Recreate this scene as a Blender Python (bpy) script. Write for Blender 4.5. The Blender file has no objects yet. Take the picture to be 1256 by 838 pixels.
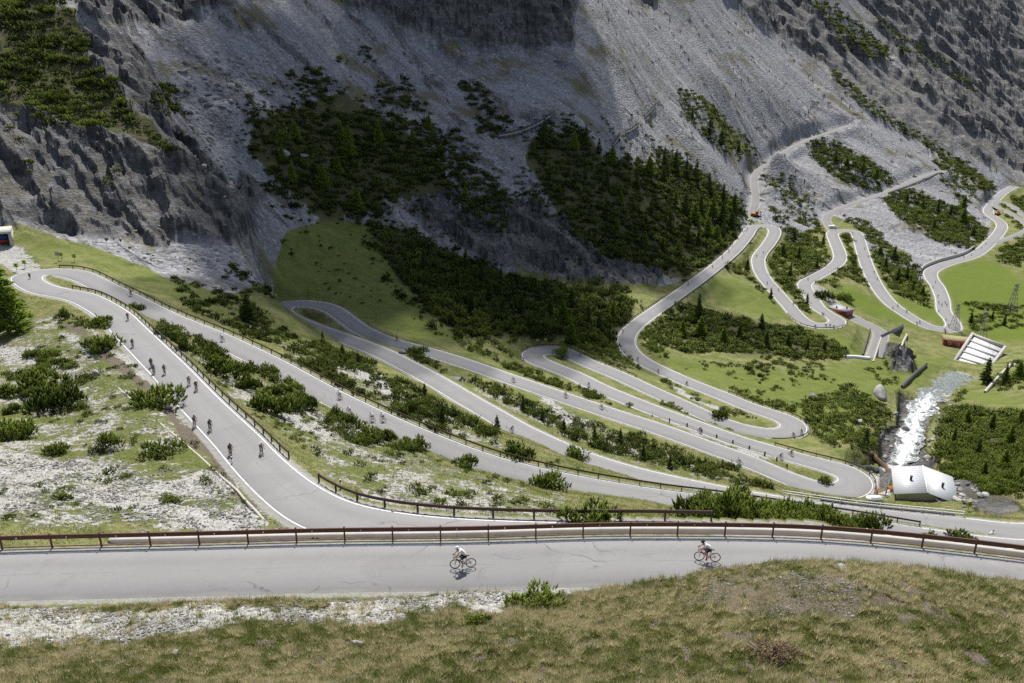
# Mountain pass with stacked hairpin roads, seen from a grassy hillside.  Units: metres, camera at the origin.
import bpy, math, random
import numpy as np
from mathutils import Vector, Matrix
random.seed(7); RNG = np.random.default_rng(7)
S = bpy.context.scene
C = S.collection
R = math.radians
PI = math.pi

# ------------------------------------------------------------------ camera survey helpers
FOC = 1000.0; CU, CV = 628.0, 419.0; PITCH = R(20)
SP, CP = math.sin(PITCH), math.cos(PITCH)

def slope_of(v):                     # metres of fall per metre of depth along the sight line through row v
    return SP + CP*(np.asarray(v, float)-CV)/FOC

def at_depth(u, v, d):
    u, v, d = (np.asarray(a, float) for a in (u, v, d))
    return np.stack([(u-CU)/FOC*d, d*(CP-(v-CV)/FOC*SP), -slope_of(v)*d], -1)

def at_level(u, v, z):
    return at_depth(u, v, -np.asarray(z, float)/slope_of(v))

def survey(P):                       # world points -> survey sheet coordinates of the mapped valley
    P = np.asarray(P, float)
    dep = P[..., 1]*CP-P[..., 2]*SP
    up = P[..., 1]*SP+P[..., 2]*CP
    dep = np.maximum(dep, .5)
    return P[..., 0]/dep*FOC+CU, CV-up/dep*FOC, dep

# ------------------------------------------------------------------ noise
def _h(ix, iy, s):
    h = (ix.astype(np.int64)*374761393+iy.astype(np.int64)*668265263+s*974634777) & 0xffffffff
    h = ((h ^ (h >> 13))*1274126177) & 0xffffffff
    return (h ^ (h >> 16)) & 0xffffffff

def perlin(x, y, s=0):
    xi, yi = np.floor(x), np.floor(y); xf, yf = x-xi, y-yi
    u, v = xf*xf*xf*(xf*(xf*6-15)+10), yf*yf*yf*(yf*(yf*6-15)+10)
    def g(a, b):
        t = _h(xi+a, yi+b, s)*(2*PI/4294967296.0)
        return np.cos(t)*(xf-a)+np.sin(t)*(yf-b)
    n0 = g(0, 0)*(1-u)+g(1, 0)*u; n1 = g(0, 1)*(1-u)+g(1, 1)*u
    return (n0*(1-v)+n1*v)*1.41

def fbm(x, y, o=4, s=0, g=.5):
    a, f, t = 1., 1., 0.
    for k in range(o):
        t = t+a*perlin(x*f+17.3*k, y*f-9.1*k, s+k); a *= g; f *= 2.03
    return t

def ridged(x, y, o=4, s=0, g=.5):
    a, f, t, n = 1., 1., 0., 0.
    for k in range(o):
        t = t+a*(1-2*np.abs(perlin(x*f+5.3*k, y*f+3.1*k, s+k))); n += a; a *= g; f *= 2.07
    return t/n

def sstep(a, b, x):
    t = np.clip((x-a)/(b-a), 0, 1); return t*t*(3-2*t)

# ------------------------------------------------------------------ object helpers
def tag(o, label=None, cat=None, group=None, kind=None):
    if label: o['label'] = label
    if cat: o['category'] = cat
    if group: o['group'] = group
    if kind: o['kind'] = kind
    return o

def empty(name, loc=(0, 0, 0), rz=0.0):
    o = bpy.data.objects.new(name, None); o.empty_display_size = .3
    o.location = loc; o.rotation_euler = (0, 0, rz); C.objects.link(o); return o

def mesh_np(name, V, F, mats=(), smooth=False, mi=None, attrs=None):
    """mesh data from numpy arrays; F is (n,3), (n,4) or a list of such arrays"""
    V = np.ascontiguousarray(V, np.float32).reshape(-1, 3)
    if not isinstance(F, (list, tuple)): F = [F]
    F = [np.ascontiguousarray(f, np.int32) for f in F if len(f)]
    me = bpy.data.meshes.new(name)
    me.vertices.add(len(V)); me.vertices.foreach_set('co', V.ravel())
    idx = np.concatenate([f.ravel() for f in F]); tot = np.concatenate([np.full(len(f), f.shape[1], np.int32) for f in F])
    me.loops.add(len(idx)); me.loops.foreach_set('vertex_index', idx)
    me.polygons.add(len(tot)); me.polygons.foreach_set('loop_start', np.concatenate([[0], np.cumsum(tot)[:-1]]).astype(np.int32))
    me.update(calc_edges=True)
    if smooth: me.polygons.foreach_set('use_smooth', np.ones(len(tot), bool))
    if mi is not None: me.polygons.foreach_set('material_index', np.asarray(mi, np.int32))
    for k, a in (attrs or {}).items():
        at = me.attributes.new(k, 'FLOAT', 'POINT'); at.data.foreach_set('value', np.ascontiguousarray(a, np.float32))
    for m in mats: me.materials.append(m)
    me.validate(verbose=False) if len(tot) < 2000 else None
    return me

def obj(name, me, parent=None):
    o = bpy.data.objects.new(name, me); C.objects.link(o)
    if parent is not None: o.parent = parent
    return o

class MB:                            # collects simple shapes into one mesh
    def __init__(s): s.V = []; s.F = {3: [], 4: []}; s.n = 0
    def add(s, V, F):
        V = np.asarray(V, float).reshape(-1, 3)
        for f in F: s.F.setdefault(len(f), []).append([i+s.n for i in f])
        s.V.append(V); s.n += len(V); return s
    def box(s, c, h, M=None):
        x, y, z = h
        V = np.array([(a*x, b*y, e*z) for e in (-1, 1) for b in (-1, 1) for a in (-1, 1)], float)
        if M is not None: V = V @ np.array(M)[:3, :3].T
        V = V+np.array(c)
        return s.add(V, [(0, 2, 3, 1), (4, 5, 7, 6), (0, 1, 5, 4), (2, 6, 7, 3), (0, 4, 6, 2), (1, 3, 7, 5)])
    def tube(s, pts, r, n=6, cap=True):
        P = np.asarray(pts, float); k = len(P); r = np.broadcast_to(np.asarray(r, float), (k,))
        T = np.gradient(P, axis=0); T /= np.linalg.norm(T, axis=1)[:, None]+1e-9
        a = np.array([0, 0, 1.]) if abs(T[0, 2]) < .9 else np.array([1., 0, 0])
        V = []
        for i in range(k):
            e1 = np.cross(T[i], a); e1 /= np.linalg.norm(e1)+1e-9; e2 = np.cross(T[i], e1); a = np.cross(e1, T[i])
            t = np.arange(n)*2*PI/n
            V.append(P[i]+r[i]*(np.cos(t)[:, None]*e1+np.sin(t)[:, None]*e2))
        F = [(i*n+j, i*n+(j+1) % n, (i+1)*n+(j+1) % n, (i+1)*n+j) for i in range(k-1) for j in range(n)]
        s.add(np.concatenate(V), F)
        if cap:
            m = s.n-k*n
            s.F.setdefault(n, []).append([m+j for j in range(n)][::-1]); s.F.setdefault(n, []).append([m+(k-1)*n+j for j in range(n)])
        return s
    def ring(s, c, axis, R0, r, n=28, m=6):
        t = np.arange(n)*2*PI/n; p = np.arange(m)*2*PI/m
        V = np.zeros((n, m, 3))
        rad = R0+r*np.cos(p)[None, :]
        V[..., 0] = rad*np.cos(t)[:, None]; V[..., 2] = rad*np.sin(t)[:, None]; V[..., 1] = r*np.sin(p)[None, :]
        F = [(i*m+j, i*m+(j+1) % m, ((i+1) % n)*m+(j+1) % m, ((i+1) % n)*m+j) for i in range(n) for j in range(m)]
        return s.add(V.reshape(-1, 3)+np.array(c), F)
    def mesh(s, name, mat, smooth=False):
        me = mesh_np(name, np.concatenate(s.V), [np.array(f) for f in s.F.values() if f], [mat], smooth); return me
    def build(s, name, mat, parent=None, smooth=False):
        return obj(name, s.mesh(name, mat, smooth), parent)

def copy_tree(o, parent=None):
    c = o.copy(); C.objects.link(c)
    if parent is not None: c.parent = parent
    for ch in list(o.children): copy_tree(ch, c)
    return c

# ------------------------------------------------------------------ material helpers
class NT:
    def __init__(s, name):
        s.m = bpy.data.materials.new(name); s.m.use_nodes = True; s.t = s.m.node_tree; s.t.nodes.clear()
        s.out = s.n('ShaderNodeOutputMaterial')
    def n(s, typ, inp=None, **kw):
        nd = s.t.nodes.new(typ)
        for k, v in kw.items(): setattr(nd, k, v)
        for k, v in (inp or {}).items():
            if isinstance(v, bpy.types.NodeSocket): s.t.links.new(v, nd.inputs[k])
            else: nd.inputs[k].default_value = v
        return nd
    def math(s, op, a, b=0.0, c=0.0, clamp=False):
        nd = s.n('ShaderNodeMath', {0: a, 1: b, 2: c}, operation=op, use_clamp=clamp); return nd.outputs[0]
    def mix(s, f, a, b, mode='MIX'):
        nd = s.n('ShaderNodeMix', data_type='RGBA', blend_type=mode, clamp_factor=True)
        for k, v in ((0, f), (6, a), (7, b)):
            if isinstance(v, bpy.types.NodeSocket): s.t.links.new(v, nd.inputs[k])
            else: nd.inputs[k].default_value = v if k == 0 else (*v, 1)
        return nd.outputs[2]
    def ramp(s, f, lo, hi):
        nd = s.n('ShaderNodeMapRange', {0: f, 1: lo, 2: hi}, interpolation_type='SMOOTHSTEP'); return nd.outputs[0]
    def attr(s, name): return s.n('ShaderNodeAttribute', attribute_name=name).outputs['Fac']
    def noise(s, vec, scale, detail=4, rough=.55, w=0.0):
        return s.n('ShaderNodeTexNoise', {'Vector': vec, 'Scale': scale, 'Detail': detail, 'Roughness': rough}).outputs[0]
    def voro(s, vec, scale, feature='F1', rnd=1.0):
        return s.n('ShaderNodeTexVoronoi', {'Vector': vec, 'Scale': scale, 'Randomness': rnd}, feature=feature)
    def bsdf(s, col, rough=.9, spec=.2, normal=None, metal=0.0, **kw):
        i = {'Base Color': col if isinstance(col, bpy.types.NodeSocket) else (*col, 1), 'Roughness': rough, 'Specular IOR Level': spec, 'Metallic': metal}
        if normal is not None: i['Normal'] = normal
        i.update(kw)
        return s.n('ShaderNodeBsdfPrincipled', i).outputs[0]
    def bump(s, h, dist, strength=1.0, prev=None):
        i = {'Height': h, 'Distance': dist, 'Strength': strength}
        if prev is not None: i['Normal'] = prev
        return s.n('ShaderNodeBump', i).outputs[0]
    def done(s, sh): s.t.links.new(sh, s.out.inputs[0]); return s.m
    def pos(s): return s.n('ShaderNodeNewGeometry').outputs['Position']
    def objc(s): return s.n('ShaderNodeTexCoord').outputs['Object']

def simple(name, col, rough=.7, var=.15, scale=6., spec=.3, metal=0.0):
    t = NT(name); f = t.noise(t.objc(), scale, 3)
    c = t.mix(f, [x*(1-var) for x in col], [min(1, x*(1+var)) for x in col])
    return t.done(t.bsdf(c, rough, spec, metal=metal))
# ------------------------------------------------------------------ surveyed road alignment (map column, map row, level or None)
CHAIN = """
1000 668 -32.5|920 667|840 664 -34|700 662|620 660|540 656|480 650|425 640|388 626|352 602|318 571|288 538 -41.5|244 494|207 454|190 437|172 419|156 403|142 389|121 375|100 365|80 360.5|56 356|38 348 -51|33 341|42 336|60 334|85 335|105 341|125 351|150 363|200 388|270 417|334 448|400 484|457 512 -60|517 538|592 567|645 581|700 593|755 603|820 613|872 619|956 631|1050 645|1150 662|1256 675 -69|1300 676|1325 668 -69.6|1300 659|1256 655 -70|1180 646|1120 640|1054 633|981 622.5|909 611|800 588|755 576|713 562|642 530 -76|600 506|567 487|542 472|500 449|466 432|427 417|404 409|382 401|362 393|347 384 -82|346 377|356 373|372 372.5|390 374|408 380|424 391|442 404|470 417|494 424|517 430|555 441|591 453|628 466|689 487|724 499|767 513|810 527|872 549.5|917 566|967 587|1000 599|1030 603|1047 598 -91|1050 590|1040 580|1015 572|985 564|945 553|900 539.5|850 521|800 502.5|767 489.5|735 476|705 461|675 449|655 440 -97|655 433|668 430|687 431|703 437|725 447|757 460|800 480|838 497|875 514|905 525|940 532|962 532 -101.5|974 526|970 518|955 511|921 500|887 486|841 468|810 454|790 444|776 434|769 423 -105|769 413|777 402|793 389|820 370|868 335|900 308|916 289|922 280.5 -111|932 277.5|945 278.5|950 285|943 299|931 315|931 328|938 342|951 357|966 374|984 393|998 399|1012 400 -117|1024 398|1027 393.5|1018 387|1003 377|994 362|987 352|989 346|1000 340|1018 330|1029 320|1030 312|1024 296|1021 286.5|1025 284 -122|1036 283|1047 284|1052 290|1056 302|1063 325|1075 350|1090 370|1110 385|1135 399|1155 404 -128|1168 403.5|1168 395|1158 382|1156 367|1150 352|1142 340|1143 332|1160 324|1193 314|1215 297|1228 281|1227 273|1213 262|1214 254|1230 237|1244 229 -139"""
NEAR = "-260 693 -31|-120 684|0 678|120 675|250 672|400 668|570 666|740 661|870 661|1000 664|1130 675|1256 690|1400 710|1560 736 -31"
SERVICE = "985 349 -118.7|1000 352|1010 360|1020 371|1035 383|1055 394|1072 402|1080 408|1078 420|1071 440 -122.5"
TRACK_A = "926 272 -111.3|923 262|927 245|925 222|930 209|945 200|962 187|985 174|1010 165|1046 153 -70"
TRACK_B = "1022 284 -122|1016 276|1014 266|1030 256|1058 246|1085 237|1115 224|1140 214|1160 210 -109"
TRACK_C = "1214 300 -132.6|1243 290|1262 279|1240 262|1222 253|1228 247|1256 264|1290 285 -134"

def parse(t):
    out = []
    for s in t.replace('\n', '').split('|'):
        p = [float(x) for x in s.split()]; out.append((p[0], p[1], p[2] if len(p) > 2 else None))
    return out

def solve(pts, it=14):
    uv = np.array([p[:2] for p in pts]); kn = [i for i, p in enumerate(pts) if p[2] is not None]; kz = [pts[i][2] for i in kn]
    L = np.concatenate([[0], np.cumsum(np.hypot(*np.diff(uv, axis=0).T))])
    for _ in range(it):
        z = np.interp(L, L[kn], kz); P = at_level(uv[:, 0], uv[:, 1], z)
        L = .5*L+.5*np.concatenate([[0], np.cumsum(np.hypot(*np.diff(P[:, :2], axis=0).T))])
    return P

def catmull(P, step=1.2):
    P = np.asarray(P, float); Q = np.concatenate([[2*P[0]-P[1]], P, [2*P[-1]-P[-2]]]); out = []
    for i in range(len(P)-1):
        p0, p1, p2, p3 = Q[i:i+4]; n = max(2, int(np.linalg.norm(p2-p1)/step))
        # centripetal-ish: limit the tangents so short legs do not loop
        l1 = np.linalg.norm(p2-p1)
        m1 = (p2-p0)/max(np.linalg.norm(p2-p0), 1e-6)*l1; m2 = (p3-p1)/max(np.linalg.norm(p3-p1), 1e-6)*l1
        t = (np.arange(n)/n)[:, None]
        out.append((2*t**3-3*t**2+1)*p1+(t**3-2*t**2+t)*m1+(-2*t**3+3*t**2)*p2+(t**3-t**2)*m2)
    out.append(P[-1:]); return np.concatenate(out)

def resample(P, step):
    L = np.concatenate([[0], np.cumsum(np.linalg.norm(np.diff(P[:, :2], axis=0), axis=1))]); n = max(2, int(L[-1]/step)+1)
    s = np.linspace(0, L[-1], n); return np.stack([np.interp(s, L, P[:, k]) for k in range(3)], 1)

def smooth(P, it=3):
    P = P.copy()
    for _ in range(it): P[1:-1] = .25*P[:-2]+.5*P[1:-1]+.25*P[2:]
    return P

def normals(P):
    T = np.gradient(P[:, :2], axis=0); T /= np.linalg.norm(T, axis=1)[:, None]+1e-9
    return np.stack([-T[:, 1], T[:, 0]], 1), T

K_CHAIN = solve(parse(CHAIN))
ROAD = smooth(resample(catmull(K_CHAIN), 1.2), 4)
_near = smooth(resample(catmull(solve(parse(NEAR))), 1.0), 6)
NEAR_W = 5.0
_n, _ = normals(_near)
NEARROAD = _near.copy(); NEARROAD[:, :2] -= _n*NEAR_W/2          # the surveyed line is its far edge
SERV = smooth(resample(catmull(solve(parse(SERVICE))), 1.5), 3)
TRA = smooth(resample(catmull(solve(parse(TRACK_A))), 2.), 3)
TRB = smooth(resample(catmull(solve(parse(TRACK_B))), 2.), 3)
TRC = smooth(resample(catmull(solve(parse(TRACK_C))), 2.), 3)

def half_width(P):                   # hairpin legs widen down the valley where the road was rebuilt
    d = P[:, 1]*CP-P[:, 2]*SP
    return np.interp(d, [0, 60, 100, 130, 200, 280, 330, 420, 500, 900], [2.7, 2.6, 2.7, 2.9, 3.1, 3.3, 3.5, 3.6, 4.0, 4.2])
ROAD_HW = half_width(ROAD)
# extra room in the turns of the hairpins
_nn, _tt = normals(ROAD)
_ang = np.unwrap(np.arctan2(_tt[:, 1], _tt[:, 0])); _cur = np.abs(np.gradient(_ang))/1.2
_cur = np.convolve(_cur, np.ones(9)/9, 'same')
ROAD_HW = ROAD_HW+np.clip(_cur*7, 0, 1.0)*np.clip(1-.0012*ROAD[:, 1], .2, 1)
RIVER = "1085 600 -101|1098 578 -102.5|1106 563 -104|1114 545 -107|1118 528 -109.7|1126 510 -113|1133 497 -116|1146 481 -120|1166 468 -122.5|1180 458 -123.6"
RIV = smooth(resample(catmull(solve(parse(RIVER))), 1.5), 3)

# ------------------------------------------------------------------ terrain control points (map column, map row, depth)
CTRL = """
0 645 59.5|100 641 61.5|200 640 63.5|300 637 66|250 590 77.5|0 590 73.6|100 590 75.6|0 540 88.9|150 540 88.9|0 490 106|120 490 105|0 440 130|100 440 127|0 400 153|50 390 155
-150 500 101|-150 400 156|-300 450 120|-150 620 62|-300 600 64|-450 500 95
60 312 215|110 318 214.6|0 302 219|-100 300 217|20 288 224|110 305 225.7|200 345 209|270 365 206|330 365 227|250 330 228|300 310 245|340 297 262|340 330 258|165 330 220|165 345 206
100 250 238|100 200 250|100 150 264|100 100 280|100 50 297|80 0 314|0 250 232|0 200 244|0 100 272|0 0 305|-150 100 265|-150 0 300|-150 250 228|-350 250 225|-350 50 280|180 290 238|180 250 248|40 150 258
215 185 258|170 110 280|150 70 290|120 20 303|260 235 252|310 270 256
260 200 312|300 240 310|330 268 300|240 160 332|215 120 348|190 60 370|175 20 385|280 130 345
420 340 300|420 300 325|420 280 338|350 300 300|380 320 305|350 345 285|350 240 330|350 200 350|350 150 370|350 100 393|350 50 418|350 0 445|300 200 332|300 100 374|300 0 425|250 100 362|250 0 408
450 270 348|450 220 375|450 150 412|450 80 455|450 30 488|580 62 510|580 0 524|500 45 497|500 0 508|690 52 527|690 5 540|640 58 518|640 0 530|430 0 500
550 330 345|500 300 345|550 285 368|550 220 398|550 150 440|550 100 478|640 335 360|640 300 374|640 240 400|700 345 370|700 310 380|700 250 410|700 150 460|700 80 505|740 50 535|740 0 575
600 360 330|600 400 298|600 430 262|540 380 285|500 340 315|530 420 253|460 400 262|480 360 290|660 405 288|700 412 292
750 400 322|740 370 350|790 355 380|820 345 402|760 345 378|740 320 385|800 300 428|800 250 462|800 200 500|800 150 540|800 100 585|800 50 635|800 0 690|840 330 425
880 290 482|880 250 520|880 200 562|880 150 610|880 100 665|880 50 725|880 0 790|950 260 568|950 225 602|950 180 650|950 120 725|950 60 805|950 0 890|985 250 620
1050 265 605|1050 240 640|1050 200 690|1050 150 765|1050 100 850|1050 50 940|1050 0 1040|1110 300 555|1120 270 605|1120 230 682|1120 180 790|1120 100 930|1120 0 1130|1100 330 510|1120 355 470
1200 235 745|1180 270 645|1200 200 850|1200 150 980|1200 100 1100|1200 50 1220|1200 0 1350|1160 295 575|1190 290 600
1256 220 860|1256 200 950|1256 160 1080|1256 120 1200|1256 50 1380|1256 0 1500|1350 200 1000|1350 0 1600|1500 200 1050|1500 0 1650|1700 250 900
1200 350 475|1250 300 600|1200 380 428|1250 380 436|1250 265 715|1350 330 520|1350 400 400|1220 330 515|1190 400 400
1180 418 383|1094 424 372|1100 418 376|1100 432 350|1200 445 348|1220 430 365|1165 440 345|1150 450 328
1060 560 200|1080 520 243|1060 480 278|1000 500 252|1000 540 212|1030 555 200|1000 450 305|1100 450 322|1080 430 343|1130 430 350|1100 480 285|1105 512 254|900 430 310|850 425 315|900 380 375|900 345 402|940 385 368|860 392 345|820 432 293|960 440 315|930 465 278|850 450 285|960 360 395|1085 560 205|1070 545 218
1040 390 378|1100 415 366|1110 440 334|1045 440 325|1070 350 443|1050 360 425|1050 330 490|1040 300 535|1000 310 510|965 300 505|970 330 455|1095 395 395
1250 480 285|1200 480 298|1185 500 272|1165 540 232|1160 575 195|1250 540 215|1250 600 165|1200 600 168|1220 628 148|1256 440 335|1230 462 310|1200 560 205|1150 520 250|1400 500 240|1400 600 155|1400 420 370|1500 560 190
1100 622 158|1180 622 154|1140 615 162|1090 605 169|1078 588 182|1160 585 186|1130 590 180|1110 590 186|1105 575 200|1140 560 206
628 838 33|300 838 33.5|0 838 33|1000 838 31.5|1256 838 31.5|-150 838 33|1400 838 32|628 780 37.5|300 770 41.5|0 770 42.5|-200 760 43|800 740 42|1000 699 41|1000 760 36|1200 712 42.5|1200 780 35.5|1100 700 41.5|920 705 43.5|1320 725 42|1450 760 40|800 790 36.3|420 735 47.2|100 748 46.8|700 725 48.3
450 600 84|520 610 84|600 625 77|560 590 93|420 570 92|350 520 108|300 470 125|230 430 145|160 385 168|680 640 76|800 645 72|500 575 95|400 540 105
250 400 175|330 425 172|420 450 168|520 500 150|600 540 138|680 565 133|800 602 124|150 345 198|240 385 186|300 395 196
520 445 222|600 478 203|700 525 185|800 555 172|900 585 161|1000 612 154|440 430 222|650 500 192
"""
XYZ = [(0, 0, -1.75), (40, 0, -2), (-40, 0, -2), (0, 12, -12.2), (40, 12, -12.5), (-40, 12, -12.5), (90, 10, -12), (-90, 10, -12), (0, -30, 12), (-80, -40, 14), (80, -40, 14),
       (-150, 30, -22), (160, 30, -28), (200, 80, -60), (-260, 120, -38), (-420, 250, -10), (260, 160, -92), (420, 260, -95), (640, 420, -70), (-480, 420, 120), (-300, 520, 140),
       (-120, 700, 190), (100, 900, 210), (320, 1150, 240), (620, 1500, 280), (1100, 2000, 330), (1700, 2400, 400), (1300, 1300, -70), (1700, 1500, 60), (2200, 1200, 240), (1200, 800, 40), (-700, 900, 320), (-400, 1400, 420), (300, 2300, 520), (95, 62, -44), (130, 85, -66), (100, 45, -33)]
ctrl = []
for ln in CTRL.strip().split('\n'):
    for s in ln.split('|'):
        a = [float(x) for x in s.split()]
        if len(a) == 3: ctrl.append(at_depth(*a))
ctrl = np.array(ctrl+[np.array(p, float) for p in XYZ])
_rk = np.concatenate([K_CHAIN, NEARROAD[::9], SERV[::12], TRA[::14], TRB[::14], TRC[::14], RIV[::8]])
pts = np.concatenate([_rk, ctrl])
keep = []
for i, p in enumerate(pts):
    tol = .012*max(p[1], 40)
    if i < len(_rk) or all((p[0]-pts[j][0])**2+(p[1]-pts[j][1])**2 > tol*tol for j in keep): keep.append(i)
pts = pts[keep]
def kern(a, b):
    d2 = (a[:, None, 0]-b[None, :, 0])**2+(a[:, None, 1]-b[None, :, 1])**2
    c = 1.5+.006*np.hypot(b[:, 0], b[:, 1])
    return np.sqrt(d2+c[None, :]**2)
n = len(pts); A = np.zeros((n+3, n+3)); A[:n, :n] = kern(pts, pts)-np.eye(n)*.15
A[:n, n] = 1; A[:n, n+1:n+3] = pts[:, :2]/1000; A[n:, :n] = A[:n, n:].T
W = np.linalg.solve(A, np.concatenate([pts[:, 2], [0, 0, 0]]))
def base_height(x, y):
    q = np.stack([x.ravel(), y.ravel()], 1); o = np.empty(len(q))
    for i in range(0, len(q), 20000):
        b = q[i:i+20000]; o[i:i+20000] = kern(b, pts) @ W[:n]+W[n]+b @ W[n+1:n+3]/1000
    return o.reshape(x.shape)

# ------------------------------------------------------------------ terrain sheet: a fan of rings, fine near the viewer and coarse far away
NA, NR = 1060, 1120
ANG = np.linspace(R(-47), R(47), NA); RMIN, RMAX = 7.0, 2600.0
LR = np.linspace(math.log(RMIN), math.log(RMAX), NR)
_a, _l = np.linspace(ANG[0], ANG[-1], 400), np.linspace(LR[0], LR[-1], 420)
zc = base_height(np.exp(_l)[:, None]*np.sin(_a)[None], np.exp(_l)[:, None]*np.cos(_a)[None])
def bilin(G, fy, fx):
    y0 = np.clip(np.floor(fy).astype(int), 0, G.shape[0]-2); x0 = np.clip(np.floor(fx).astype(int), 0, G.shape[1]-2)
    ty, tx = np.clip(fy-y0, 0, 1), np.clip(fx-x0, 0, 1)
    return (G[y0, x0]*(1-tx)+G[y0, x0+1]*tx)*(1-ty)+(G[y0+1, x0]*(1-tx)+G[y0+1, x0+1]*tx)*ty
LL, AA = np.meshgrid(LR, ANG, indexing='ij')
RR = np.exp(LL); GX, GY = RR*np.sin(AA), RR*np.cos(AA)
Z = bilin(zc, (LL-LR[0])/(LR[-1]-LR[0])*(len(_l)-1), (AA-ANG[0])/(ANG[-1]-ANG[0])*(len(_a)-1))

# ------------------------------------------------------------------ ground cover map
MU0, MV0, MS = -420, -320, 2
MW, MH = (1700-MU0)//MS, (1000-MV0)//MS
_mu, _mv = np.meshgrid(MU0+MS*np.arange(MW), MV0+MS*np.arange(MH))
def poly_mask(poly):
    P = [tuple(map(float, q.split())) for q in poly.split(',')]; m = np.zeros((MH, MW), bool)
    us, vs = [p[0] for p in P], [p[1] for p in P]
    j0, j1 = max(0, int((min(us)-MU0)/MS)-1), min(MW, int((max(us)-MU0)/MS)+2)
    i0, i1 = max(0, int((min(vs)-MV0)/MS)-1), min(MH, int((max(vs)-MV0)/MS)+2)
    U, V = _mu[i0:i1, j0:j1], _mv[i0:i1, j0:j1]; s = np.zeros(U.shape, bool)
    for (x0, y0), (x1, y1) in zip(P, P[1:]+P[:1]):
        if y0 == y1: continue
        s ^= ((y0 > V) != (y1 > V)) & (U < (x1-x0)*(V-y0)/(y1-y0)+x0)
    m[i0:i1, j0:j1] = s; return m
def blur(a, k):
    for ax in (0, 1):
        c = np.cumsum(np.pad(a, [(k+1, k) if i == ax else (0, 0) for i in (0, 1)], mode='edge'), axis=ax)
        a = (np.take(c, np.arange(2*k+1, c.shape[ax]), axis=ax)-np.take(c, np.arange(0, c.shape[ax]-2*k-1), axis=ax))/(2*k+1)
    return a
COV = {k: np.zeros((MH, MW)) for k in ('scree', 'rock', 'gravel', 'lush', 'dark', 'earth')}
def paint(kind, w, *polys):
    for p in polys:
        m = poly_mask(p)
        for k in COV:
            if k == kind: COV[k][m] = np.maximum(w, COV[k][m]*(1-w))
            elif kind in ('scree', 'rock', 'gravel', 'dark', 'earth', 'lush'): COV[k][m] *= 1-w
# mountainside
paint('scree', 1, '-400 -300,1700 -300,1700 215,1256 230,1225 240,1212 262,1218 285,1192 300,1150 312,1128 330,1110 320,1080 300,1040 270,1010 262,985 300,955 285,925 270,905 290,880 315,835 345,800 352,740 345,620 335,560 312,500 290,455 272,400 270,352 283,345 310,330 345,290 360,230 350,160 325,100 298,40 285,-400 270')
paint('scree', 1, '955 280,985 300,1000 330,985 300,970 285', '1060 270,1110 300,1150 335,1128 345,1090 320,1062 300', '1128 330,1150 312,1195 302,1195 312,1150 325,1132 335')
paint('rock', 1, '-400 -300,60 0,100 40,150 75,215 180,262 235,318 280,300 300,240 290,190 265,150 240,90 225,50 260,0 255,-400 260')
paint('rock', .85, '120 30,170 60,215 150,262 215,318 270,335 282,262 245,215 195,150 90')
paint('rock', .7, '0 215,100 205,190 250,240 285,200 300,100 290,0 280')
paint('rock', 1, '70 -10,250 -10,300 10,240 18,200 30,150 40,110 25', '400 -40,720 -40,700 30,700 52,640 62,585 62,555 50,520 40,470 22,430 12', '295 210,330 240,310 262,296 240', '700 20,705 55,690 60', '505 230,570 240,640 250,720 290,810 335,800 352,700 345,640 335,600 320,545 290,505 262', '780 -20,812 -20,800 12,782 12')
paint('rock', 1, '880 -20,1100 -20,1256 -20,1700 -20,1700 215,1256 215,1200 200,1150 165,1110 130,1050 100,1000 80,940 40')
paint('rock', .6, '1010 60,1100 90,1200 190,1150 185,1060 140,1020 110')
paint('scree', 1, '985 -20,1035 -20,1095 70,1150 120,1120 100,1060 60,1010 25')
def erase(w, *polys):
    for p in polys:
        m = poly_mask(p)
        for k in COV: COV[k][m] *= 1-w
erase(.42, '700 15,735 10,790 60,850 110,905 170,930 200,890 190,840 150,800 120,740 60', '640 70,700 90,760 130,740 140,660 90', '860 200,900 215,915 260,890 250')
erase(.5, '860 130,905 150,935 195,900 185')
# grass saddle, lush meadows
paint('lush', .55, '345 290,400 272,450 272,470 300,500 345,545 395,560 420,500 415,430 380,380 365,340 360')
paint('lush', 1, '1165 330,1205 318,1240 330,1256 345,1300 380,1256 420,1190 415,1180 395,1160 360,1150 340', '1030 350,1060 355,1100 385,1135 400,1160 410,1100 398,1040 372,1020 355', '1090 365,1145 375,1165 400,1130 392')
paint('lush', .65, '800 430,900 450,1000 455,1100 435,1170 440,1130 470,1060 490,1040 540,1000 520,900 480,830 455', '860 340,900 338,960 370,985 395,930 390,880 370', '1000 400,1060 420,1060 440,1000 430', '1185 475,1256 490,1256 500,1180 490')
paint('lush', .4, '560 435,650 450,640 470,560 450', '20 290,120 300,220 345,300 370,270 380,180 350,100 318,30 310')
# pale gravel
paint('gravel', .42, '-200 400,30 385,110 395,190 450,260 540,345 645,200 650,-200 650', '190 395,300 455,420 520,560 575,700 610,690 640,560 632,430 600,330 520,230 450', '300 400,450 450,600 525,660 565,560 540,430 480', '470 430,640 490,800 550,960 603,860 590,700 545,560 470')
paint('gravel', .66, '-200 560,0 555,60 562,130 570,180 585,260 575,300 590,345 640,300 655,200 645,100 640,0 630,-200 640')
paint('gravel', .0, '60 570,150 580,200 600,120 612')
paint('gravel', .75, '0 420,40 430,100 470,150 510,230 570,215 560,140 500,70 450,0 440', '60 400,140 425,200 480,170 470,100 430', '0 520,40 540,60 545,0 540', '330 470,400 510,470 545,430 545,360 510', '345 500,420 540,400 545,340 515', '160 600,330 650,345 655,150 640')
paint('gravel', .92, '-300 738,60 740,220 745,420 735,640 712,800 705,860 706,700 722,600 750,420 765,330 760,150 790,0 795,-300 800', '380 430,440 450,520 490,600 520,560 505,470 480', '640 470,720 515,790 545,700 520')
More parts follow.
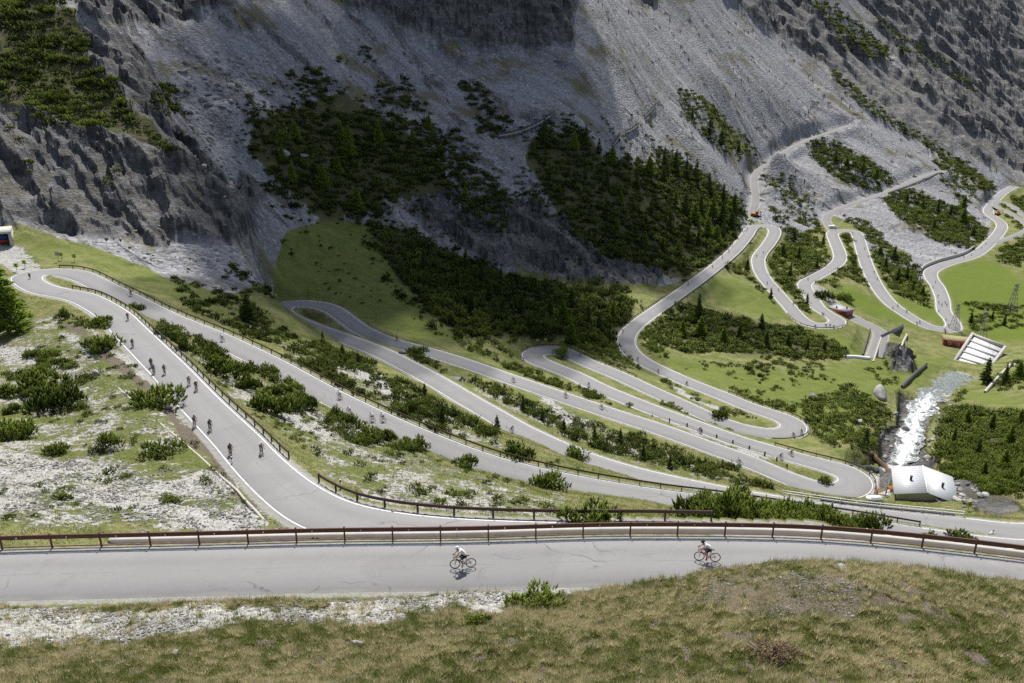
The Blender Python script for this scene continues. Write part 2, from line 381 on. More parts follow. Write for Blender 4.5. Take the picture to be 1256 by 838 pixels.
paint('gravel', .6, '430 600,520 600,620 620,690 640,560 632,440 618')
paint('earth', .95, '78 392,125 424,205 492,285 582,350 648,335 640,262 572,180 492,110 425,80 402')
paint('earth', .8, '860 712,940 698,1040 700,1120 730,1060 760,950 760,840 740')
paint('gravel', .9, '820 470,860 490,905 510,880 505,830 485', '810 512,880 535,960 570,930 566,850 535', '1050 570,1085 575,1095 610,1065 612,1058 590', '1125 500,1150 470,1170 480,1150 500,1130 530')
paint('rock', .85, '1106 480,1128 490,1118 520,1112 545,1100 590,1080 600,1078 580,1098 545,1104 510', '1140 490,1150 495,1132 530,1128 560,1140 590,1122 590,1118 550,1124 520')
paint('rock', .9, '1128 590,1180 590,1230 610,1256 625,1200 628,1165 600', '1075 530,1100 520,1125 560,1110 600,1085 580', '1095 560,1110 540,1150 560,1140 600', '1085 425,1120 430,1125 460,1095 460')
paint('gravel', .8, '-20 300,30 305,60 335,30 340,-20 320')
# humus under the scrub
paint('dark', .8, '455 280,500 285,560 310,620 340,700 355,760 360,780 385,765 410,740 430,700 415,600 415,560 410,520 375,490 340', '655 165,720 165,745 195,850 210,905 250,910 285,880 320,840 345,745 320,700 290,650 200', '310 150,420 110,540 190,560 240,470 250,400 275,300 185', '800 395,880 385,1000 410,1040 435,900 435', '1145 490,1256 505,1256 610,1200 600,1150 540', '0 0,90 10,110 90,215 180,100 165,0 130')
for k in COV: COV[k] = blur(blur(COV[k], 1), 1)

def cover(x, y, z, warp=1.0):
    u, v, d = survey(np.stack([x, y, z], -1))
    w = warp*np.clip(900/d, 1, 14)
    w = w*np.interp(d, [0, 250, 400, 1000], [1, 1, 2.2, 2.2]); u = u+w*fbm(x*.12*np.clip(200/d, .35, 3), y*.12*np.clip(200/d, .35, 3), 4, 11)*1.6; v = v+w*fbm(x*.12*np.clip(200/d, .35, 3)+40, y*.12*np.clip(200/d, .35, 3), 4, 12)*.8
    return {k: bilin(COV[k], (v-MV0)/MS, (u-MU0)/MS) for k in COV}, u, v, d
CV_, U_, V_, D_ = cover(GX, GY, Z)

# ------------------------------------------------------------------ relief
ex, ey = .60, .80                    # along the mountain foot
along = GX*ex+GY*ey; down = GX*ey-GY*ex
far = sstep(150, 230, RR)
rockm = np.clip(CV_['rock']+.08*CV_['scree']*sstep(.1, .5, fbm(GX*.03, GY*.03, 3, 55)), 0, 1)
rk = ridged(along*.055, Z*.045+down*.02, 5, 3, .55)
rk2 = ridged(GX*.02+3, GY*.02, 4, 5)
strata = np.sin(Z*.55+3*fbm(GX*.02, GY*.02, 3, 8))
rk4 = ridged(GX*.17+.8*fbm(GX*.05, GY*.05, 2, 67), GY*.12+Z*.15, 4, 14, .62)
rk3 = ridged(along*.11+.7*fbm(GX*.03, GY*.03, 2, 66), Z*.09+down*.05, 4, 13, .6)
_fw = sstep(520, 800, RR)            # distant walls show only their big forms
rk = rk*(1-_fw)+_fw*ridged(GX*.013+.5*fbm(GX*.006, GY*.006, 2, 101), GY*.010+Z*.012, 5, 100, .55)
rk3 = rk3*(1-_fw)+_fw*ridged(GX*.032+.6*fbm(GX*.01, GY*.01, 2, 103), GY*.020+Z*.03, 4, 102, .6)
rk4 = rk4*(1-_fw)+_fw*.4
Z += far*rockm*(5.2*rk+4.0*(rk2-.3)+3.6*(1-.65*_fw)*(rk3-.4)+1.5*(rk4-.4)+(1-.9*_fw)*(1.4*strata*sstep(.2, .7, rockm)+1.1*fbm(GX*.22, GY*.22, 3, 9)))*np.clip(RR/420, .55, 2.0)
for _k, (bedh, _am) in enumerate(((9.5, .72), (3.3, .8), (26., .62))):       # tilted beds weather into ledges
    _ws = .022 if bedh < 20 else .007
    _q = (Z*.72+GX*.62+GY*.10+(7.0 if bedh < 20 else 24.0)*fbm(GX*_ws, GY*_ws, 4, 80+_k)+1.2*fbm(GX*.12, GY*.12, 3, 84+_k))/bedh; _f = _q-np.floor(_q)
    Z += (far*(1-.9*sstep(520, 800, RR)) if bedh < 20 else sstep(600, 800, RR))*sstep(.35, .8, rockm)*_am*bedh*(sstep(.30, .62, _f)-_f)*np.clip(.6+.8*fbm(GX*.03, GY*.03, 2, 88+_k), .15, 1)
gully = ridged(along*.02+.4*fbm(GX*.01, GY*.01, 2, 21), down*.003, 2, 20, .4)
ribs = ridged(along*.017+.5*fbm(GX*.008, GY*.008, 2, 25)+5, down*.0035, 3, 26, .55)
out = sstep(.70, .90, ridged(along*.03+3, down*.012, 4, 27, .6))
Z += far*CV_['scree']*(1.9*(ribs-.3)+out*(1.2+.8*rk4)-1.1*gully+.35*fbm(along*.12, down*.02, 3, 22)+.25*fbm(GX*.45, GY*.45, 2, 23))*np.clip(RR/420, .6, 1.5)
CV_['rock'] = np.clip(CV_['rock']+far*CV_['scree']*out*.75, 0, 1)
soft = 1-np.clip(rockm+CV_['scree'], 0, 1)
Z += soft*(.5*fbm(GX*.05, GY*.05, 4, 30)*sstep(45, 90, RR)+.22*fbm(GX*.16, GY*.16, 3, 31)+.10*fbm(GX*.8, GY*.8, 3, 33)*(1-sstep(90, 170, RR)))
CV_['earth'] = np.clip(np.maximum(CV_['earth'], .9*sstep(.30, .55, fbm(GX*.55, GY*.55, 4, 35))*(1-sstep(50, 62, RR))), 0, 1)
Z += CV_['gravel']*.06*fbm(GX*1.4, GY*1.4, 2, 34)*(1-sstep(60, 140, RR))

# ------------------------------------------------------------------ cut and fill along the roads, bed of the stream
def near_line(P, reach):
    """for each terrain point: distance to the polyline and level there (inf where farther than reach)"""
    D = np.full(Z.shape, np.inf); H = np.zeros(Z.shape); I = np.zeros(Z.shape, np.int32)
    for i, (x, y, z) in enumerate(P):
        r = math.hypot(x, y); a = math.atan2(x, y); da = reach/r
        j0, j1 = np.searchsorted(ANG, a-da), np.searchsorted(ANG, a+da)
        i0, i1 = np.searchsorted(LR, math.log(max(RMIN, r-reach))), np.searchsorted(LR, math.log(r+reach))
        if i0 >= i1 or j0 >= j1: continue
        s = (slice(i0, i1), slice(j0, j1)); d = np.hypot(GX[s]-x, GY[s]-y); b = d < D[s]
        D[s] = np.where(b, d, D[s]); H[s] = np.where(b, z, H[s]); I[s] = np.where(b, i, I[s])
    return D, H, I

ROADMASK = np.zeros(Z.shape)
def grade(P, hw, blend, drop=.16):
    global Z, ROADMASK
    hw = np.broadcast_to(np.asarray(hw, float), (len(P),))
    D, H, I = near_line(P, hw.max()+blend+1)
    w = hw[I]; bl = np.clip(blend*np.clip(RR/150, .7, 1.6), 0, blend*1.5)
    t = sstep(0, 1, (D-w-.6)/bl)
    Zn = np.where(np.isfinite(D), (H-.03)*(1-t)+Z*t, Z)
    inner = np.isfinite(D) & (D < w-.25)
    Z = np.where(inner, H-drop-.0006*RR, Zn)
    ROADMASK = np.maximum(ROADMASK, np.where(np.isfinite(D), 1-sstep(w+.1, w+1.2, D), 0))

def carve(P, side, off, width, depth):
    """lower the ground on one side of a line, below a retaining wall"""
    global Z
    nn, _ = normals(P); D, H, I = near_line(P, off+width)
    sd = ((GX-P[I, 0])*nn[I, 0]+(GY-P[I, 1])*nn[I, 1])*side
    m = np.isfinite(D) & (sd > off*.6)
    t = 1-sstep(.35, 1, (D-off)/width)
    Z = np.where(m, np.minimum(Z, H-depth*t-(1-t)*0+(1-t)*200), Z)

def idx_of(P, u, v, z0=None):
    uu, vv, _ = survey(P); return int(np.argmin((uu-u)**2+((vv-v)*1.5)**2))
def piece(P, a, b):
    i, j = idx_of(P, *a), idx_of(P, *b); return (i, j) if i < j else (j, i)

grade(RIV, 2.5, 6, .2)
D_r, H_r, _ = near_line(RIV, 9.0)
Z = np.where(np.isfinite(D_r) & (D_r < 8), np.where(D_r < 6.5, H_r-.55+.12*np.maximum(D_r-1.5, 0)+.55*fbm(GX*.45, GY*.45, 3, 40), Z), Z)
for P, w in ((SERV, 3.2), (TRA, 3.0), (TRB, 3.2), (TRC, 3.0)): grade(P, w, 5, .05)
grade(ROAD, ROAD_HW, 3.2)
grade(NEARROAD, NEAR_W/2, 2.6)

def ground(x, y):
    x, y = np.asarray(x, float), np.asarray(y, float)
    return bilin(Z, (np.log(np.hypot(x, y))-LR[0])/(LR[1]-LR[0]), (np.arctan2(x, y)-ANG[0])/(ANG[1]-ANG[0]))
SLOPE_MAX = np.maximum.accumulate(Z/RR, axis=0)
def in_sight(x, y, z):
    r = np.hypot(x, y)
    m = bilin(SLOPE_MAX, (np.log(r*.992)-LR[0])/(LR[1]-LR[0]), (np.arctan2(x, y)-ANG[0])/(ANG[1]-ANG[0]))
    return z/r >= m-.002
def cast(u, v, start=25.0):
    """where the sight line of a map position meets the ground"""
    p = at_depth(u, v, 100.0); a = math.atan2(p[0], p[1]); k = p[2]/math.hypot(p[0], p[1])
    col = bilin(Z, np.arange(NR, dtype=float), np.full(NR, (a-ANG[0])/(ANG[1]-ANG[0])))
    r = np.exp(LR); i = np.nonzero((col >= k*r) & (r > start))[0]
    i = i[0] if len(i) else NR-1
    r0, r1 = r[i-1], r[i]; f0, f1 = col[i-1]-k*r0, col[i]-k*r1; t = f0/(f0-f1) if f0 != f1 else 0
    q = r0+(r1-r0)*min(1, max(0, t)); x, y = q*math.sin(a), q*math.cos(a); return np.array([x, y, float(ground(x, y))])
# ------------------------------------------------------------------ materials of the setting
def terrain_material():
    t = NT('mountain_ground'); p = t.pos()
    sc, ro, gr, lu, dk, ea, dist, wear = (t.attr('m_'+k) for k in ('scree', 'rock', 'gravel', 'lush', 'dark', 'earth', 'dist', 'verge'))
    # breakup noises at several sizes
    nb = t.noise(p, .035, 3); nm = t.noise(p, .22, 5, .6); nf = t.noise(p, 1.7, 5, .65); ng = t.noise(p, 9.0, 3, .7)
    # grass
    dry = t.mix(nf, (.115, .112, .040), (.285, .268, .130)); green = t.mix(ng, (.052, .080, .013), (.130, .152, .038))
    g = t.mix(t.ramp(t.math('ADD', t.math('MULTIPLY', nm, .75), t.math('MULTIPLY', nf, .45)), .45, .75), green, dry)
    lushc = t.mix(nf, (.072, .112, .012), (.132, .165, .030))
    g = t.mix(t.math('MULTIPLY', lu, t.ramp(nm, .15, .55)), g, lushc)
    earth = t.mix(ng, (.050, .040, .031), (.200, .168, .130))
    g = t.mix(t.math('MULTIPLY', t.ramp(t.math('ADD', ea, t.math('MULTIPLY', nf, .8)), .70, 1.05), t.ramp(ea, .02, .2)), g, earth)
    dark = t.mix(nf, (.030, .028, .018), (.085, .076, .048))
    g = t.mix(t.math('MULTIPLY', dk, t.ramp(nm, .30, .5)), g, dark)
    # pale limestone gravel with stones
    v1 = t.voro(p, 3.2); v2 = t.voro(p, 11.0)
    gv = t.mix(t.n('ShaderNodeSeparateColor', {0: v1.outputs['Color']}).outputs[0], (.20, .195, .182), (.50, .485, .455))
    gv = t.mix(.5, gv, t.mix(t.n('ShaderNodeSeparateColor', {0: v2.outputs['Color']}).outputs[1], (.15, .145, .13), (.52, .505, .475)))
    gm = t.math('ADD', gr, t.math('MULTIPLY', t.math('SUBTRACT', t.math('ADD', nm, t.math('MULTIPLY', nf, .9)), .95), 2.0))
    gm = t.math('MULTIPLY', t.ramp(gm, .38, .62), t.ramp(gr, .03, .25))
    # scree, streaked down the fall line of the mountainside
    mp = t.n('ShaderNodeMapping', {'Vector': p, 'Rotation': (0, 0, R(-36.9)), 'Scale': (.012, .26, .012)}, vector_type='TEXTURE') if False else None
    st = t.n('ShaderNodeCombineXYZ', {0: t.n('ShaderNodeVectorMath', {0: p, 1: (.60, .80, 0)}, operation='DOT_PRODUCT').outputs[1],
                                      1: t.math('MULTIPLY', t.n('ShaderNodeVectorMath', {0: p, 1: (.8, -.6, 0)}, operation='DOT_PRODUCT').outputs[1], .07), 2: 0.0}).outputs[0]
    s1 = t.noise(st, .09, 5, .62); s2 = t.noise(st, .5, 4, .6)
    vs = t.voro(p, .75); vs2 = t.voro(p, 2.3)
    cs = t.n('ShaderNodeSeparateColor', {0: vs.outputs['Color']}).outputs
    scol = t.mix(t.ramp(t.math('ADD', t.math('MULTIPLY', s1, .65), t.math('MULTIPLY', s2, .35)), .36, .64), (.110, .112, .122), (.295, .298, .312))
    scol = t.mix(t.math('MULTIPLY', t.ramp(cs[0], .70, .96), .6), scol, (.43, .425, .43))
    scol = t.mix(t.math('MULTIPLY', t.ramp(cs[1], .70, .96), .6), scol, (.070, .068, .074))
    scol = t.mix(.30, scol, t.mix(t.n('ShaderNodeSeparateColor', {0: vs2.outputs['Color']}).outputs[0], (.10, .098, .102), (.44, .43, .43)))
    turf = t.mix(nf, (.075, .072, .030), (.17, .145, .06))
    scol = t.mix(t.math('MULTIPLY', t.ramp(t.math('ADD', nb, t.math('MULTIPLY', s2, .5)), .80, .92), .8), scol, turf)
    # bedrock
    wz = t.n('ShaderNodeVectorMath', {0: p, 1: (.06, .06, .34)}, operation='MULTIPLY').outputs[0]
    r1 = t.noise(wz, 1.0, 7, .66); r2 = t.noise(t.n('ShaderNodeVectorMath', {0: p, 1: (1.0, .7, 1.5)}, operation='MULTIPLY').outputs[0], .055, 10, .70); rc = t.noise(t.n('ShaderNodeVectorMath', {0: p, 1: (.5, .5, .22)}, operation='MULTIPLY').outputs[0], .9, 6, .6); rn = t.noise(p, .9, 6, .7)
    rcol = t.mix(t.ramp(t.math('ADD', t.math('MULTIPLY', r1, .5), t.math('MULTIPLY', r2, .5)), .34, .66), (.095, .093, .098), (.37, .365, .368))
    rcol = t.mix(t.math('MULTIPLY', t.ramp(rn, .52, .70), .6), rcol, (.205, .20, .195))
    rcol = t.mix(t.math('MULTIPLY', t.ramp(r2, .52, .62), .35), rcol, (.16, .125, .085))
    rcol = t.mix(t.math('SUBTRACT', 1.0, t.ramp(t.math('ABSOLUTE', t.math('SUBTRACT', rc, .5)), 0.0, .035)), rcol, t.mix(.5, rcol, (.03, .03, .035)))
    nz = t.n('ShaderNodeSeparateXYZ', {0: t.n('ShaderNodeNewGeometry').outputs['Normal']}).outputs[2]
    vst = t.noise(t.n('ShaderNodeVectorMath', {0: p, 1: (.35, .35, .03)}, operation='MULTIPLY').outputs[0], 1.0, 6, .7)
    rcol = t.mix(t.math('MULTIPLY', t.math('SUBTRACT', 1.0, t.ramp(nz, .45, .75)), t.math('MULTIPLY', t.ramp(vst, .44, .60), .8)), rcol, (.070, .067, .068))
    rcol = t.mix(t.math('MULTIPLY', t.ramp(nz, .62, .9), t.math('MULTIPLY', t.ramp(rn, .45, .6), .5)), rcol, (.42, .41, .40))  # steep faces darkened, ledges paled by slope: relief shading put into rock colour
    rturf = t.math('MULTIPLY', t.ramp(nz, .70, .86), t.ramp(nm, .42, .58))
    rcol = t.mix(t.math('MULTIPLY', rturf, .55), rcol, turf)
    col = t.mix(gm, g, gv)
    col = t.mix(t.ramp(t.math('ADD', sc, t.math('MULTIPLY', t.math('SUBTRACT', nm, .5), .7)), .35, .6), col, scol)
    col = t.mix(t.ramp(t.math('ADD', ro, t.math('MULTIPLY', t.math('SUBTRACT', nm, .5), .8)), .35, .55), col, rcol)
    col = t.mix(t.math('MULTIPLY', t.ramp(t.math('ADD', wear, t.math('MULTIPLY', nf, .5)), .75, 1.15), .8), col, t.mix(ng, (.20, .195, .185), (.42, .41, .39)))
    # relief too fine for the sheet
    hb = t.math('ADD', t.math('MULTIPLY', nf, t.math('ADD', .25, t.math('MULTIPLY', ro, 1.4))), t.math('MULTIPLY', ng, .07))
    hb = t.math('ADD', hb, t.math('MULTIPLY', t.math('MULTIPLY', ro, t.math('ADD', t.math('ADD', r1, t.math('MULTIPLY', r2, 1.6)), t.math('MULTIPLY', rn, .7))), 4.2))
    hb = t.math('ADD', hb, t.math('MULTIPLY', sc, t.math('MULTIPLY', t.math('SUBTRACT', 1.0, vs.outputs['Distance']), .55)))
    hb = t.math('ADD', hb, t.math('MULTIPLY', t.math('MULTIPLY', gm, t.math('SUBTRACT', 1.0, v1.outputs['Distance'])), .14))
    nrm = t.bump(hb, 1.0, 1.0)
    return t.done(t.bsdf(col, .95, .1, nrm))

def asphalt_material(name='pale_asphalt', tint=(.228, .223, .220)):
    t = NT(name); p = t.pos()
    a = t.noise(p, .16, 5, .6); b = t.noise(p, 2.2, 4, .6); c = t.noise(p, 40., 2, .8)
    col = t.mix(t.math('ADD', t.math('MULTIPLY', a, .6), t.math('MULTIPLY', b, .4)), [x*.80 for x in tint], [x*1.14 for x in tint])
    col = t.mix(t.math('MULTIPLY', t.ramp(c, .5, .75), .35), col, [x*.55 for x in tint])
    k = t.voro(t.n('ShaderNodeVectorMath', {0: p, 1: t.n('ShaderNodeVectorMath', {0: t.n('ShaderNodeTexNoise', {'Vector': p, 'Scale': .5, 'Detail': 4}).outputs['Color'], 1: (3, 3, 0)}, operation='MULTIPLY').outputs[0]}, operation='ADD').outputs[0], .12, 'DISTANCE_TO_EDGE')
    crack = t.math('MULTIPLY', t.math('SUBTRACT', 1.0, t.ramp(k.outputs['Distance'], .0, .012)), t.ramp(a, .5, .62))
    col = t.mix(t.math('MULTIPLY', crack, .7), col, [x*.35 for x in tint])
    pt = t.voro(t.n('ShaderNodeVectorMath', {0: p, 1: (.10, .10, .02)}, operation='MULTIPLY').outputs[0], 1.0)
    col = t.mix(t.math('MULTIPLY', t.ramp(t.n('ShaderNodeSeparateColor', {0: pt.outputs['Color']}).outputs[0], .82, .84), .16), col, [x*.6 for x in tint])
    lat = t.math('ABSOLUTE', t.attr('m_t')); st = t.noise(t.n('ShaderNodeVectorMath', {0: p, 1: (.5, .5, .5)}, operation='MULTIPLY').outputs[0], 1.0, 5, .7)
    lane = t.math('SUBTRACT', 1.0, t.math('MULTIPLY', t.math('ABSOLUTE', t.math('SUBTRACT', lat, .45)), 3.2), clamp=True)
    col = t.mix(t.math('MULTIPLY', lane, .20), col, [x*.62 for x in tint])
    seam = t.math('SUBTRACT', 1.0, t.ramp(t.math('ADD', lat, t.math('MULTIPLY', t.math('SUBTRACT', b, .5), .03)), .004, .012))
    col = t.mix(t.math('MULTIPLY', seam, t.math('MULTIPLY', t.ramp(a, .42, .55), .45)), col, [x*.40 for x in tint])
    stain = t.math('MULTIPLY', t.ramp(st, .55, .72), .30); col = t.mix(stain, col, [x*.58 for x in tint])
    dust = t.math('MULTIPLY', t.ramp(t.math('ADD', lat, t.math('MULTIPLY', st, .35)), 1.02, 1.22), .65); col = t.mix(dust, col, (.34, .325, .295))
    col = t.mix(t.math('MULTIPLY', t.ramp(t.noise(p, 9.0, 2, .8), .45, .8), .25), col, [x*1.35 for x in tint])
    return t.done(t.bsdf(col, .9, .25, t.bump(c, .006)))

M = {}
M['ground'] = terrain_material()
M['asphalt'] = asphalt_material()
M['dirt'] = asphalt_material('crushed_stone', (.205, .20, .195))
M['concrete'] = simple('weathered_concrete', (.42, .40, .36), .9, .22, 3.0)
M['dark_wall'] = simple('dark_masonry', (.075, .075, .078), .95, .35, 2.0)
M['corten'] = simple('rusted_brown_steel', (.115, .055, .038), .75, .35, 5.0)
M['rustwood'] = simple('dark_brown_rail', (.070, .046, .036), .8, .35, 4.0)
M['white'] = simple('white_paint', (.76, .76, .75), .6, .06, 3.0)
M['greywood'] = simple('grey_timber', (.20, .175, .15), .9, .3, 4.0)
_t = NT('white_road_paint'); _p = _t.pos()
M['line'] = _t.done(_t.bsdf(_t.mix(_t.ramp(_t.noise(_p, 2.5, 4, .7), .50, .66), (.70, .70, .69), (.36, .355, .35)), .7, .2))
M['skid'] = simple('tyre_blackened_asphalt', (.19, .185, .185), .9, .3, 3.0)

# ------------------------------------------------------------------ ground sheet
def grid_faces(a, b):
    i = np.arange((a-1)*b).reshape(a-1, b)[:, :-1].ravel(); return np.stack([i, i+1, i+b+1, i+b], 1)
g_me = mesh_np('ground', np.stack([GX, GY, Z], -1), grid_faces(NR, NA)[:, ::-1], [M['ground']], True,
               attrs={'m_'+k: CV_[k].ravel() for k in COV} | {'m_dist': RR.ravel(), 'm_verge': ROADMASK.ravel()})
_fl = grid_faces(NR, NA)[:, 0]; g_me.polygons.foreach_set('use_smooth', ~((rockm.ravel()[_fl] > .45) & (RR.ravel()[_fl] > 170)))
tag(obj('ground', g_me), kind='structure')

# ------------------------------------------------------------------ roads
def ribbon(P, offs, lift, nn=None):
    """a strip along P; offs: list of lateral offsets (arrays or numbers), left positive"""
    if nn is None: nn, _ = normals(P)
    V = []
    for o in offs:
        q = P.copy(); q[:, :2] += nn*np.broadcast_to(np.asarray(o, float), (len(P),))[:, None]; q[:, 2] += lift; V.append(q)
    V = np.stack(V, 1); k = len(offs)
    i = (np.arange(len(P)-1)[:, None]*k+np.arange(k-1)[None]).ravel()
    return V.reshape(-1, 3), np.stack([i, i+k, i+k+1, i+1], 1)

def line_fade(P): return np.interp(np.hypot(P[:, 0], P[:, 1]), [0, 60, 150, 300, 600], [.12, .12, .13, .20, .28])
def road(name, P, hw, mat, lines=True, lift=.02, edge=.30):
    hw = np.broadcast_to(np.asarray(hw, float), (len(P),))
    V, F = ribbon(P, [hw+.25, hw, hw*.4, 0*hw, -hw*.4, -hw, -hw-.25], lift); V.reshape(-1, 7, 3)[:, [0, 6], 2] -= .30
    tag(obj(name, mesh_np(name, V, F, [mat], True, attrs={'m_t': np.tile([1.1, 1, .4, 0, -.4, -1, -1.1], len(P))})), kind='structure')
    out = []
    if lines:
        w = line_fade(P)
        for s in (1, -1):
            o = s*(hw-edge); out.append(ribbon(P, [o+w/2, o-w/2], lift+.006+.00012*np.hypot(P[:, 0], P[:, 1]).max()*0))
    return out
marks = []
# lines ride higher with distance so they never sink into the surface
def lines_for(P, hw, edge=.30, sides=(1, -1)):
    hw = np.broadcast_to(np.asarray(hw, float), (len(P),)); w = line_fade(P); nn, _ = normals(P)
    for s in sides:
        Q = P.copy(); Q[:, 2] += .028+.00007*np.hypot(P[:, 0], P[:, 1])
        marks.append(ribbon(Q, [s*(hw-edge)+w/2, s*(hw-edge)-w/2], 0, nn))
road('road', ROAD, ROAD_HW, M['asphalt'], False); lines_for(ROAD, ROAD_HW)
road('near_road', NEARROAD, NEAR_W/2, M['asphalt'], False); lines_for(NEARROAD, NEAR_W/2, .22, (-1,) if normals(NEARROAD)[0][5, 1] < 0 else (1,))
road('service_road', SERV, 3.0, M['dirt'], False)
road('gravel_track', TRA, 2.6, M['dirt'], False); road('gravel_track', TRB, 2.8, M['dirt'], False); road('gravel_track', TRC, 2.6, M['dirt'], False)
_V, _F, _n = [], [], 0
for v, f in marks: _V.append(v); _F.append(f+_n); _n += len(v)
tag(obj('road_markings', mesh_np('road_markings', np.concatenate(_V), np.concatenate(_F), [M['line']])), kind='structure')

# ------------------------------------------------------------------ stream
def water_material():
    t = NT('white_water'); p = t.pos(); fl = t.n('ShaderNodeCombineXYZ', {0: t.math('MULTIPLY', t.attr('m_s'), .16), 1: t.math('MULTIPLY', t.attr('m_w'), .75), 2: 0.0}).outputs[0]
    f = t.n('ShaderNodeTexNoise', {'Vector': fl, 'Scale': 1.0, 'Detail': 7, 'Roughness': .72, 'Distortion': 1.2}).outputs[0]; f2 = t.noise(p, 2.2, 5, .75)
    up = t.attr('m_fast'); k = t.ramp(t.math('ADD', t.math('ADD', t.math('MULTIPLY', f, .95), t.math('MULTIPLY', f2, .30)), t.math('MULTIPLY', up, .30)), .72, .90)
    col = t.mix(k, t.mix(f2, (.085, .105, .103), (.24, .275, .265)), (.80, .81, .815))
    return t.done(t.bsdf(col, .3, .5, t.bump(t.math('ADD', f, t.math('MULTIPLY', f2, .5)), .8)))
M['water'] = water_material()
_nr, _ = normals(RIV); _k = np.linspace(-1, 1, 15); _s = np.arange(len(RIV)); _L = len(RIV)
_hwl = np.interp(_s, [0, _L*.5, _L*.8, _L], [3.2, 3.6, 5.0, 7.5])
_lo, _hi = _hwl*(1+.55*fbm(_s*.11, 0*_s+2.2, 3, 5)), _hwl*(1+.55*fbm(_s*.10, 0*_s+9.2, 3, 6))
V, F = ribbon(RIV, [np.where(q > 0, _hi, _lo)*q for q in _k], -.16)
V[:, 2] += .45*fbm(V[:, 0]*.35, V[:, 1]*.35, 4, 77)*np.repeat(np.interp(_s, [0, _L*.7, _L*.86, _L], [1, 1, .1, .05]), 15)
fast = np.repeat(np.interp(_s, [0, _L*.66, _L*.84, _L], [1, .85, .0, -.3]), 15)*np.tile(1-.55*np.abs(_k), _L)
tag(obj('stream_water', mesh_np('stream_water', V, F, [M['water']], True, attrs={'m_fast': fast, 'm_s': np.repeat(_s*1.5, 15), 'm_w': np.tile(_k*3, _L)})), kind='structure')

# ------------------------------------------------------------------ camera, sky, sun
cam = bpy.data.cameras.new('camera'); cam.sensor_width = 36.0; cam.lens = 36.0*FOC/1256; cam.clip_start = .5; cam.clip_end = 8000
co = bpy.data.objects.new('camera', cam); C.objects.link(co); co.rotation_euler = (PI/2-PITCH, 0, 0); S.camera = co
SUN_EL, SUN_AZ = R(55), R(-3)
SUN = np.array([math.sin(SUN_AZ)*math.cos(SUN_EL), math.cos(SUN_AZ)*math.cos(SUN_EL), math.sin(SUN_EL)])
wd = bpy.data.worlds.new('World'); S.world = wd; wd.use_nodes = True; nt = wd.node_tree; nt.nodes.clear()
sky = nt.nodes.new('ShaderNodeTexSky'); sky.sky_type = 'NISHITA'; sky.sun_disc = False; sky.sun_elevation = SUN_EL; sky.sun_rotation = SUN_AZ
sky.altitude = 1800; sky.air_density = 1.0; sky.dust_density = 4.0; sky.ozone_density = .6
bg = nt.nodes.new('ShaderNodeBackground'); bg.inputs[1].default_value = .112; wo = nt.nodes.new('ShaderNodeOutputWorld')
hs = nt.nodes.new('ShaderNodeHueSaturation'); hs.inputs['Saturation'].default_value = .72     # sky colour muted to tune how blue the shade turns
nt.links.new(sky.outputs[0], hs.inputs['Color']); nt.links.new(hs.outputs[0], bg.inputs[0]); nt.links.new(bg.outputs[0], wo.inputs[0])
sl = bpy.data.lights.new('sun', 'SUN'); sl.energy = 5.0; sl.angle = R(.53); sl.color = (1, .965, .91)
so = bpy.data.objects.new('sun', sl); C.objects.link(so); so.rotation_euler = Vector(-SUN).to_track_quat('-Z', 'Y').to_euler(); so.location = (0, 300, 500)
vs = S.view_settings; vs.view_transform = 'Standard'; vs.look = 'None'; vs.gamma = 1; vs.exposure = 0.0; vs.use_curve_mapping = False
S.render.engine = 'CYCLES'; cy = S.cycles
cy.max_bounces = 4; cy.diffuse_bounces = 2; cy.glossy_bounces = 1; cy.transmission_bounces = 2; cy.transparent_max_bounces = 6
cy.caustics_reflective = cy.caustics_refractive = False; cy.use_denoising = False; cy.sample_clamp_indirect = 4
S.render.use_persistent_data = False
# ------------------------------------------------------------------ plants
def leaf_material(name, lo, hi, obj_var=.0, trans=.35):
    t = NT(name); tone = t.attr('tone'); p = t.pos()
    oi = t.n('ShaderNodeObjectInfo').outputs['Random']
    f = t.math('ADD', t.math('MULTIPLY', tone, .8), t.math('MULTIPLY', t.noise(p, .35, 2), .3))
    if obj_var: f = t.math('ADD', f, t.math('MULTIPLY', t.math('SUBTRACT', oi, .5), obj_var))
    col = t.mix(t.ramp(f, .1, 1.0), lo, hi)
    d = t.n('ShaderNodeBsdfDiffuse', {'Color': col}).outputs[0]; tr = t.n('ShaderNodeBsdfTranslucent', {'Color': col}).outputs[0]
    return t.done(t.n('ShaderNodeMixShader', {0: trans, 1: d, 2: tr}).outputs[0])
M['pine'] = leaf_material('mountain_pine_needles', (.028, .048, .010), (.215, .270, .050), .5)
M['pine_far'] = leaf_material('mountain_pine_cover', (.026, .040, .012), (.195, .235, .055), 0)
M['spruce'] = leaf_material('spruce_needles', (.022, .040, .013), (.150, .215, .052), .25)
M['larch'] = leaf_material('larch_needles', (.090, .160, .020), (.300, .400, .060), .2, .5)
M['willow'] = leaf_material('willow_leaves', (.075, .115, .018), (.220, .275, .055), .2, .45)
M['bark'] = simple('bark', (.085, .065, .05), .95, .35, 8)

